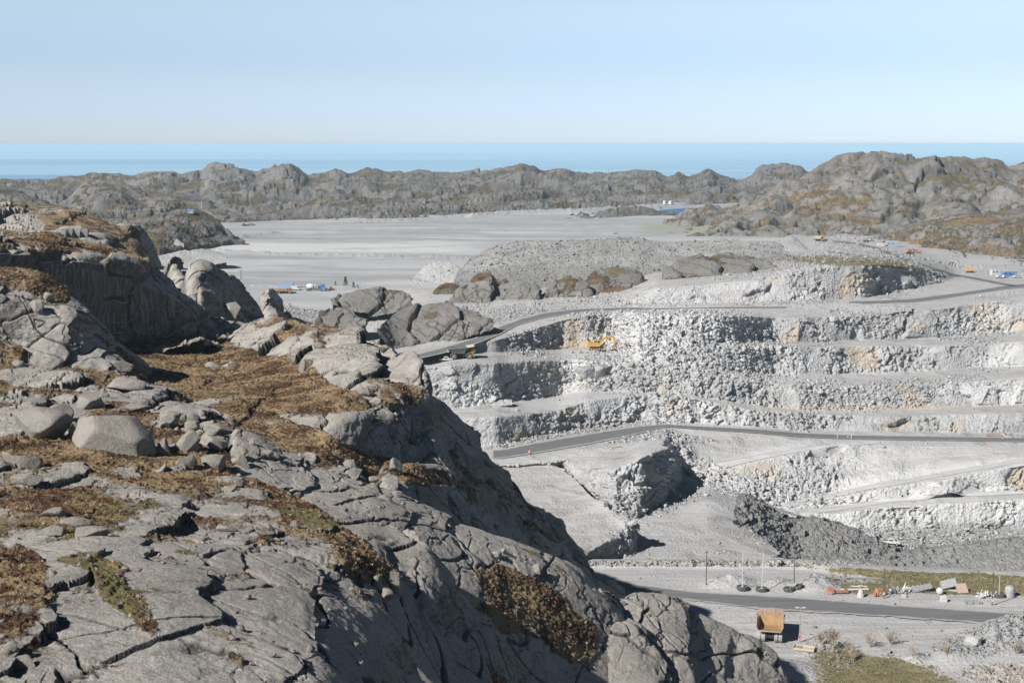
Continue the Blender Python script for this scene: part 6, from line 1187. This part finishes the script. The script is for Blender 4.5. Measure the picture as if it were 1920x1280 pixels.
def block_mesh(seed):
    r = random.Random(seed); bm = bmesh.new()
    for a in (-1, 1):
        for b in (-1, 1):
            for c in (-1, 1): bm.verts.new((a * r.uniform(.35, 1.05), b * r.uniform(.35, 1.05), c * r.uniform(.3, 1.0)))
    for i in range(6): bm.verts.new(Vector((r.gauss(0, 1), r.gauss(0, 1), r.gauss(0, 1))).normalized() * r.uniform(.95, 1.2))
    bmesh.ops.convex_hull(bm, input=bm.verts[:]); bmesh.ops.delete(bm, geom=[v for v in bm.verts if not v.link_faces], context='VERTS')
    bmesh.ops.bevel(bm, geom=bm.edges[:], offset=.07, segments=1, affect='EDGES'); bmesh.ops.recalc_face_normals(bm, faces=bm.faces)
    me = bpy.data.meshes.new('boulder'); bm.to_mesh(me); bm.free(); return me
def pboulder(x, y, w, h, lab, sd, mat=M_pit, group=None): 
    p = hit(x, y - h * .2); a = w * p.y / F / 2; e = h * p.y / F / 2; me = block_mesh(sd); me.materials.append(mat)
    me.polygons.foreach_set('use_smooth', [False] * len(me.polygons))
    o = bpy.data.objects.new('boulder', me); C.objects.link(o); o.location = p + Vector((0, a * .3, e * .4)); o.scale = (a * 1.1, a * .9, e * 1.15); o.rotation_euler = (0, random.uniform(-.3, .3), random.uniform(0, 3)); return setp(o, lab, 'boulder', group)
for i, (x, y, w, h, lab) in enumerate(((1098, 710, 44, 32, 'biggest white block below the excavator bench'), (1052, 706, 14, 20, 'tall white block left of the biggest white block'), (1073, 712, 14, 14, 'small block at the left foot of the biggest white block'), (1124, 708, 28, 28, 'grey sided block at the right of the biggest white block'), (1072, 664, 10, 8, 'left of two pale blocks on the bench edge below the excavator'), (1088, 664, 10, 8, 'right of two pale blocks on the bench edge below the excavator'),
      (1823, 1214, 34, 24, 'bright white broken boulder in the gravel near the lower right'), (1865, 1204, 40, 26, 'big tilted grey boulder on the gravel bank at the lower right'), (1662, 1226, 16, 12, 'pale stone beside the bushes near the puddle'), (1522, 973, 9, 9, 'dark block perched on top of the dark rubble heap'), (1136, 950, 10, 8, 'dark stone standing in the gap below the quarry ledge'), (1760, 532, 10, 9, 'white block on the flat below the cut on the plateau'), (1656, 546, 14, 12, 'white block pile at the foot of the scree on the plateau'))):
    pboulder(x, y, w, h, lab, 200 + i, K['dgrey'] if 'dark' in lab.split()[0] else M_white if 'white' in lab and y > 1000 else M_pit)
# blasted blocks in the big spill: one of each shape, then copies
protos = [block_mesh(300 + i) for i in range(8)]
for me in protos: me.materials.append(M_pit); me.polygons.foreach_set('use_smooth', [False] * len(me.polygons))
r_ = random.Random(5)
for i in range(150):
    x, y = (r_.gauss(1230, 80), r_.gauss(705, 14)) if i < 80 else (r_.gauss(1290, 75), r_.gauss(645, 24))
    if x < 1000 or x > 1480: continue
    p = hit(x, y); sz = r_.uniform(.5, 1.5) * (1 if i < 80 else .8)
    o = bpy.data.objects.new('boulder', protos[i % 8]); C.objects.link(o); o.location = p + Vector((0, 0, sz * .3)); o.scale = (sz, sz * r_.uniform(.7, 1), sz * r_.uniform(.6, .9)); o.rotation_euler = (r_.uniform(-.6, .6), r_.uniform(-.6, .6), r_.uniform(0, 6))
    setp(o, 'loose white block in the blasted rock spill around the excavator', 'boulder', 'loose white blocks of the rock spill')

# ---------------------------------------------------------------- rubble and small stones too many to count
def hull_protos(n, seed):
    out = []; r = random.Random(seed)
    for i in range(n):
        bm = bmesh.new()
        for k in range(11): v = Vector((r.gauss(0, 1), r.gauss(0, 1), r.gauss(0, 1))).normalized(); bm.verts.new(Vector((v.x, v.y * r.uniform(.7, 1), v.z * .8)))
        bmesh.ops.convex_hull(bm, input=bm.verts[:]); bmesh.ops.triangulate(bm, faces=bm.faces[:]); loose = [v for v in bm.verts if not v.link_faces]; bmesh.ops.delete(bm, geom=loose, context='VERTS')
        bm.verts.index_update(); out.append((np.array([v.co[:] for v in bm.verts], np.float32), np.array([[v.index for v in f.verts] for f in bm.faces], np.int64))); bm.free()
    return out
HP = hull_protos(10, 9)
def scatter(name, P, sizes, mat, protos, seed, label=None, sink=.25, zs=(.6, .95), up=False, attrs=False):
    rg = np.random.default_rng(seed); n = len(P); VV = []; FF = []; off = 0; pick = rg.integers(0, len(protos), n)
    for k, (V, T) in enumerate(protos):
        s_ = np.where(pick == k)[0]
        if not len(s_): continue
        m = len(s_); th = rg.uniform(0, 6.28, m); a = rg.uniform(-.5, .5, m) * (0 if up else 1); sc = sizes[s_]
        c, s2 = np.cos(th), np.sin(th); X = V[None, :, 0] * np.ones((m, 1)); Y = V[None, :, 1] * np.ones((m, 1)); Z = V[None, :, 2] * rg.uniform(*zs, m)[:, None]
        X, Z = X * np.cos(a)[:, None] - Z * np.sin(a)[:, None], X * np.sin(a)[:, None] + Z * np.cos(a)[:, None]
        X, Y = X * c[:, None] - Y * s2[:, None], X * s2[:, None] + Y * c[:, None]
        W_ = np.stack([X, Y, Z], -1) * sc[:, None, None] + P[s_][:, None, :]; W_[..., 2] += ((sink if not up else 0) * sc)[:, None]
        VV.append(W_.reshape(-1, 3)); FF.append((T[None] + (np.arange(m) * len(V))[:, None, None]).reshape(-1, T.shape[1]) + off); off += m * len(V)
    V = np.concatenate(VV); T = np.concatenate(FF); me = bpy.data.meshes.new(name); k = T.shape[1]
    me.vertices.add(len(V)); me.vertices.foreach_set('co', V.reshape(-1).astype(np.float32)); me.loops.add(len(T) * k); me.loops.foreach_set('vertex_index', T.reshape(-1).astype(np.int32))
    me.polygons.add(len(T)); me.polygons.foreach_set('loop_start', (np.arange(len(T)) * k).astype(np.int32)); me.update(calc_edges=True); me.materials.append(mat)
    if attrs:
        for kk, val in (('veg', -1.0), ('moss', 0), ('crack', 0)): at_ = me.attributes.new(kk, 'FLOAT', 'POINT'); at_.data.foreach_set('value', np.full(len(V), val, np.float32))
    o = bpy.data.objects.new(name, me); C.objects.link(o); return setp(o, label, None, None, 'stuff')
def cellarea(P):
    du = P[1:, 1:] - P[:-1, :-1]; dv = P[1:, :-1] - P[:-1, 1:]; a = np.zeros(P.shape[:2]); a[:-1, :-1] = .5 * np.linalg.norm(np.cross(du, dv), axis=-1); return a
rg = np.random.default_rng(4)
def sample(g, wgt, n):
    w = (cellarea(g.P) * wgt).reshape(-1); w = w / w.sum(); i = rg.choice(len(w), n, p=w); return flat(g.P)[i] + rg.normal(0, .05, (n, 3))
vis = (PIT.Y < 1050) & (PIT.X > 700) & (PIT.X < 1960)
wt = (np.clip(PIT.rb, 0, 1) * 1.0 * np.where(PIT.Y < 568, .18, 1) + .014 * PIT.wall + .008) * vis * (1 - .9 * sst(.5, .9, blobmask(PIT, [(1780, 1015, 1, 1, 0, 0)])))
P_ = sample(PIT, wt, 20000); scatter('rubble', P_, np.exp(rg.normal(-1.0, .5, len(P_))).clip(.12, 1.3), M_white, HP, 1, 'pale broken rock lying on the quarry benches and spills')
foot = vis * np.clip(PIT.wall - gsm(PIT.wall, 2), 0, 1); 
M_drub = plain('grey_rubble_stone', (.24, .238, .232), .9, var=.3, sc=.8, dirt=(.13, .13, .13))
for gi, (nn, sz, w0) in {8: (9000, -.95, 1), 9: (600, -1.2, 1), 18: (14000, -.75, 1)}.items():
    if gi < len(HEAP): g_ = HEAP[gi]; P_ = sample(g_, np.ones(g_.X.shape) * (g_.X < 1960), nn); scatter('rubble', P_, np.exp(rg.normal(sz, .5, len(P_))).clip(.12, 1.5), M_drub, HP, 20 + gi, 'grey stones covering the heap')
# loose stones at the foot of walls and on the strip
w_ = NEARG.rb * 1.0 + .01 * (1 - NEARG.A['veg'].clip(0, 1)); P_ = sample(NEARG, w_ * (NEARG.Y > 1050) * (NEARG.X < 1960), 5000); scatter('rubble', P_, np.exp(rg.normal(-1.5, .5, len(P_))).clip(.08, .8), M_drub, HP, 40, 'stones on the berm and the near ground')
# loose stones on the hillside
for n_, lo, hi, sd in ((800, .08, .4, 50),):
    for g_ in HILL[:9]:
        vm_ = sst(.1, .5, g_.A['veg']) * .5 + .35; P_ = sample(g_, vm_ * (g_.X > -20) * (gn(flat(g_.P), 9, 3.3).reshape(g_.X.shape) > .05), n_ // 4)
        scatter('stones', P_, np.exp(rg.normal(-1.9, .55, len(P_))).clip(lo, hi), M_boul, HP, sd, 'small loose stones on the hillside', attrs=True); sd += 1
# heath: tufts of grass and heather clumps
def tuft_protos(n, seed, blades=9, spread=.55, wid=.16, lean=.5):
    r = random.Random(seed); out = []
    for i in range(n):
        V = []; T = []
        for b in range(blades):
            a = r.uniform(0, 6.28); d = r.uniform(0, spread); x, y = d * math.cos(a), d * math.sin(a); h = r.uniform(.5, 1.05) * (1 - .4 * d); l = r.uniform(.1, lean); ta = a + r.uniform(-.7, .7); wa = a + 1.57 + r.uniform(-.8, .8); w = wid * r.uniform(.6, 1.3)
            k = len(V); V += [(x - w * math.cos(wa), y - w * math.sin(wa), -.15), (x + w * math.cos(wa), y + w * math.sin(wa), -.15), (x + l * math.cos(ta), y + l * math.sin(ta), h)]; T.append((k, k + 1, k + 2))
        out.append((np.array(V, np.float32), np.array(T, np.int64)))
    return out
TP = tuft_protos(8, 1, 12); HPp = tuft_protos(8, 2, 20, .8, .22, .35)
def tuftmat(name, a, b, c):
    m, n, l, bs = new_mat(name); t = NT(m)
    q = t.mix(t.rng(t.noise(.5, 4, .7), .4, .6), a, b); q = t.mix(t.rng(t.noise(3.0, 3, .8), .45, .62), q, c)
    l.new(q, bs.inputs['Base Color']); bs.inputs['Roughness'].default_value = .8; bs.inputs['Specular IOR Level'].default_value = .1; return m
M_straw = tuftmat('dry_straw_grass', (.48, .36, .22), (.38, .27, .15), (.24, .155, .08)); M_heath = tuftmat('brown_heather', (.115, .06, .038), (.155, .08, .045), (.075, .042, .028)); M_moss = tuftmat('moss_and_green_grass', (.20, .18, .08), (.27, .235, .12), (.13, .12, .05))
HN = lambda g_: flat(g_.P)
def vegw(g_, which):
    p = flat(g_.P); sh = g_.X.shape; v = sst(.45, .62, g_.A['veg'] + .25 * gn(p, 1.2, 5.1).reshape(sh)); n1 = fbm(p, 5.5, 4, .6, 8.8).reshape(sh)
    v = v * (1 - .85 * sst(.4, .8, g_.A['moss']) * (which != 'm'))
    if which == 's': return v * sst(-.14, .08, n1)
    if which == 'h': return v * (1 - sst(-.18, .04, n1))
    return v * sst(.35, .8, g_.A['moss'])
for g_ in HILL[:9]:
    a_ = cellarea(g_.P) * (g_.X > -30) * (g_.X < 1700) * (g_.Y < 1300)
    for wh, mt, pr, nm, lab, dens_, cap, s0, s1 in (('s', M_straw, TP, 'grass', 'dry straw coloured grass tufts on the hillside', 3.4, 16000, .12, .28), ('h', M_heath, HPp, 'heather', 'dark brown heather clumps on the hillside', 1.8, 7000, .15, .32), ('m', M_moss, TP, 'moss', 'green mossy tufts on the hillside', 4.0, 5000, .07, .16)):
        w_ = vegw(g_, wh) * (a_ > 0); tot = float((w_ * a_).sum()); n_ = int(min(cap, tot * dens_))
        if n_ > 30: P_ = sample(g_, w_ * (a_ > 0), n_); scatter(nm, P_, rg.uniform(s0, s1, n_) * (.65 if g_ is HILL[2] else 1), mt, pr, 60, lab, up=True, zs=(.7, 1.1))
w_ = sst(.35, .8, NEARG.A['veg'] + .5 * fbm(flat(NEARG.P), 6, 4, o=3.).reshape(NEARG.X.shape)) * (NEARG.X < 1960); P_ = sample(NEARG, w_, 9000); M_bank = tuftmat('weedy_bank_grass', (.22, .19, .11), (.15, .145, .07), (.28, .24, .16))
scatter('grass', P_, rg.uniform(.2, .55, len(P_)), M_bank, TP, 61, 'weedy grass on the banks beside the near road', up=True)
# bare shrubs, saplings and small pines
def bare_tree(name, label, cat, loc, h, w, n, mat, seed, group=None, trunks=1, twig=True):
    r = random.Random(seed); t = thing(name, label, cat, loc, r.uniform(0, 6), group)
    tk = MB(); cr = MB(); rad = h * .012 + .012
    def grow(a, d, L_, r_, lev):
        b = a + d * L_; (tk if lev == 0 else cr).tube(a, b, r_, r_ * .65, n=5 if lev == 0 else 3, caps=False)
        if lev >= 3: return
        for k in range(n if lev else n + 2):
            f = r.uniform(.25, 1); nd = (d + Vector((r.gauss(0, 1), r.gauss(0, 1), r.gauss(0, .5))).normalized() * (.55 if lev else w)).normalized(); nd.z = abs(nd.z) * .8 + .25; nd.normalize(); grow(a + (b - a) * f, nd, L_ * r.uniform(.4, .62), r_ * .55, lev + 1)
    for i in range(trunks):
        d = Vector((r.gauss(0, .25 if trunks > 1 else .07), r.gauss(0, .25 if trunks > 1 else .07), 1)).normalized(); grow(Vector((r.uniform(-.3, .3) * (trunks > 1), r.uniform(-.3, .3) * (trunks > 1), -.1)), d, h * .62, rad, 0)
    tk.build('trunk' if trunks == 1 else 'stems', mat, t); cr.build('crown', mat, t)
    return t
M_bark = plain('pale_birch_bark', (.33, .29, .24), .8); M_twig = plain('tan_bare_twigs', (.34, .28, .20), .85); M_dtwig = plain('brown_bare_twigs', (.16, .11, .08), .85)
for i, (x, y, hp, lab) in enumerate(((1236, 1268, 44, 'bare birch sapling in front of the alcove of the rounded slab'), (968, 1154, 22, 'bare pale sapling in the heather gully below the great slab'), (345, 634, 24, 'bare reddish sapling at the foot of the shaded cliff, right one'), (298, 637, 20, 'bare pale sapling at the foot of the shaded cliff, middle one'), (276, 630, 18, 'bare reddish sapling at the foot of the shaded cliff, left one'), (408, 636, 14, 'tiny bare sapling at the right end of the shaded cliff'), (1036, 946, 12, 'thin bare bush on the dark skyline above the quarry ledge'))):
    p = hit(x, y); bare_tree('birch_sapling', lab, 'sapling', p, hp * p.y / F * 1.1, .5, 4, M_bark if i < 2 else M_dtwig, 70 + i)
shr = ((1560, 1218, 44, 'largest bare tan shrub beside the green puddle bank'), (1592, 1222, 24, 'bare shrub just right of the largest tan shrub'), (1632, 1212, 30, 'bare tan shrub left of the pale stone'), (1672, 1208, 28, 'bare tan shrub behind the pale stone'), (1540, 1208, 26, 'bare shrub just left of the largest tan shrub'), (1712, 1228, 20, 'low bare shrub on the small gravel mound'), (1775, 1228, 24, 'bare shrub on top of the brown gravel mound'), (1585, 1085, 14, 'low bare shrub on the bank above the white pipe'), (1560, 1086, 14, 'low bare shrub at the left end of the grassy bank'), (1600, 1240, 30, 'bare shrub in the middle of the green bank'), (1905, 1225, 30, 'bare shrub on the gravel bank at the right edge'))
for i, (x, y, hp, lab) in enumerate(shr):
    p = hit(x, y); bare_tree('shrub', lab, 'shrub', p, hp * p.y / F * 1.1, .8, 5, M_twig, 90 + i, 'bare shrubs beside the near road', trunks=5)
# scrub along the plateau edge
for i in range(34):
    x = 1448 + i * 7.2 + random.uniform(-3, 3); y = 486 + (x - 1448) * .035 + random.uniform(-3, 4); p = hit(x, y)
    bare_tree('shrub', 'bare scrub bush in the brown strip along the plateau edge', 'shrub', p, random.uniform(2.2, 3.8), .8, 3, M_twig if i % 3 else M_dtwig, 130 + i, 'scrub bushes along the plateau edge', trunks=4)
M_pine = tuftmat('pine_needles', (.035, .055, .02), (.05, .075, .028), (.025, .04, .015))
def pine(x, y, hp, lab, sd):
    p = hit(x, y); h = hp * p.y / F * 1.1; r = random.Random(sd); t = thing('pine_tree', lab, 'pine tree', p, 0, None); m = MB(); m.tube((0, 0, -.2), (0, 0, h), h * .03, h * .008, n=6); m.build('trunk', M_dtwig, t); m = MB()
    for i in range(260):
        z = r.uniform(.12, 1) * h; rr = (1 - z / h) ** .8 * h * .34 * r.uniform(.3, 1.1) + .1; a = r.uniform(0, 6.28); c = Vector((rr * math.cos(a), rr * math.sin(a), z - rr * .15)); w = h * .06 * r.uniform(.6, 1.5)
        for k in range(3): u = Vector((r.gauss(0, 1), r.gauss(0, 1), r.gauss(0, .5))).normalized() * w; v = Vector((r.gauss(0, 1), r.gauss(0, 1), r.gauss(0, .5))).normalized() * w; m.add([c, c + u, c + v], [(0, 1, 2)])
    m.build('crown', M_pine, t)
for i, (x, y, hp, lab) in enumerate(((648, 536, 16, 'tallest dark pine at the edge of the far yard'), (663, 539, 10, 'middle sized pine right of the tallest one'), (671, 540, 6, 'smallest pine at the right of the three'), (629, 535, 7, 'small thin pine left of the tallest one'))): pine(x, y, hp, lab, 170 + i)
r_ = random.Random(8)
for i in range(46):
    x = r_.uniform(1690, 1925); y = r_.uniform(425, 500) + (x - 1690) * .05; p = hit(x, y)
    if p.y < 700 or p.y > 1200: continue
    bare_tree('scrub_tree', 'low bare scrub tree on the rocky slope at the right edge', 'shrub', p, r_.uniform(2, 4.5), .8, 3, M_dtwig if i % 2 else M_pine, 300 + i, 'scrub trees on the right slope', trunks=4)
# ------------------------------------------------------------------ the air
def haze():
    m = bpy.data.materials.new('thin_haze'); m.use_nodes = True; n = m.node_tree.nodes; n.remove(n['Principled BSDF'])
    v = n.new('ShaderNodeVolumePrincipled'); v.inputs['Color'].default_value = (.62, .86, .97, 1); v.inputs['Density'].default_value = 5.4e-5; v.inputs['Anisotropy'].default_value = 0.0
    m.node_tree.links.new(v.outputs[0], n['Material Output'].inputs['Volume'])
    x, y0, y1, z0, z1 = 70000, -3000, 64000, -302, 3
    V = [(a, b, c) for a in (-x, x) for b in (y0, y1) for c in (z0, z1)]
    me = bpy.data.meshes.new('haze'); me.from_pydata(V, [], [(0, 1, 3, 2), (4, 6, 7, 5), (0, 4, 5, 1), (2, 3, 7, 6), (0, 2, 6, 4), (1, 5, 7, 3)]); me.materials.append(m)
    o = bpy.data.objects.new('haze', me); C.objects.link(o); setp(o, kind='stuff')
haze()
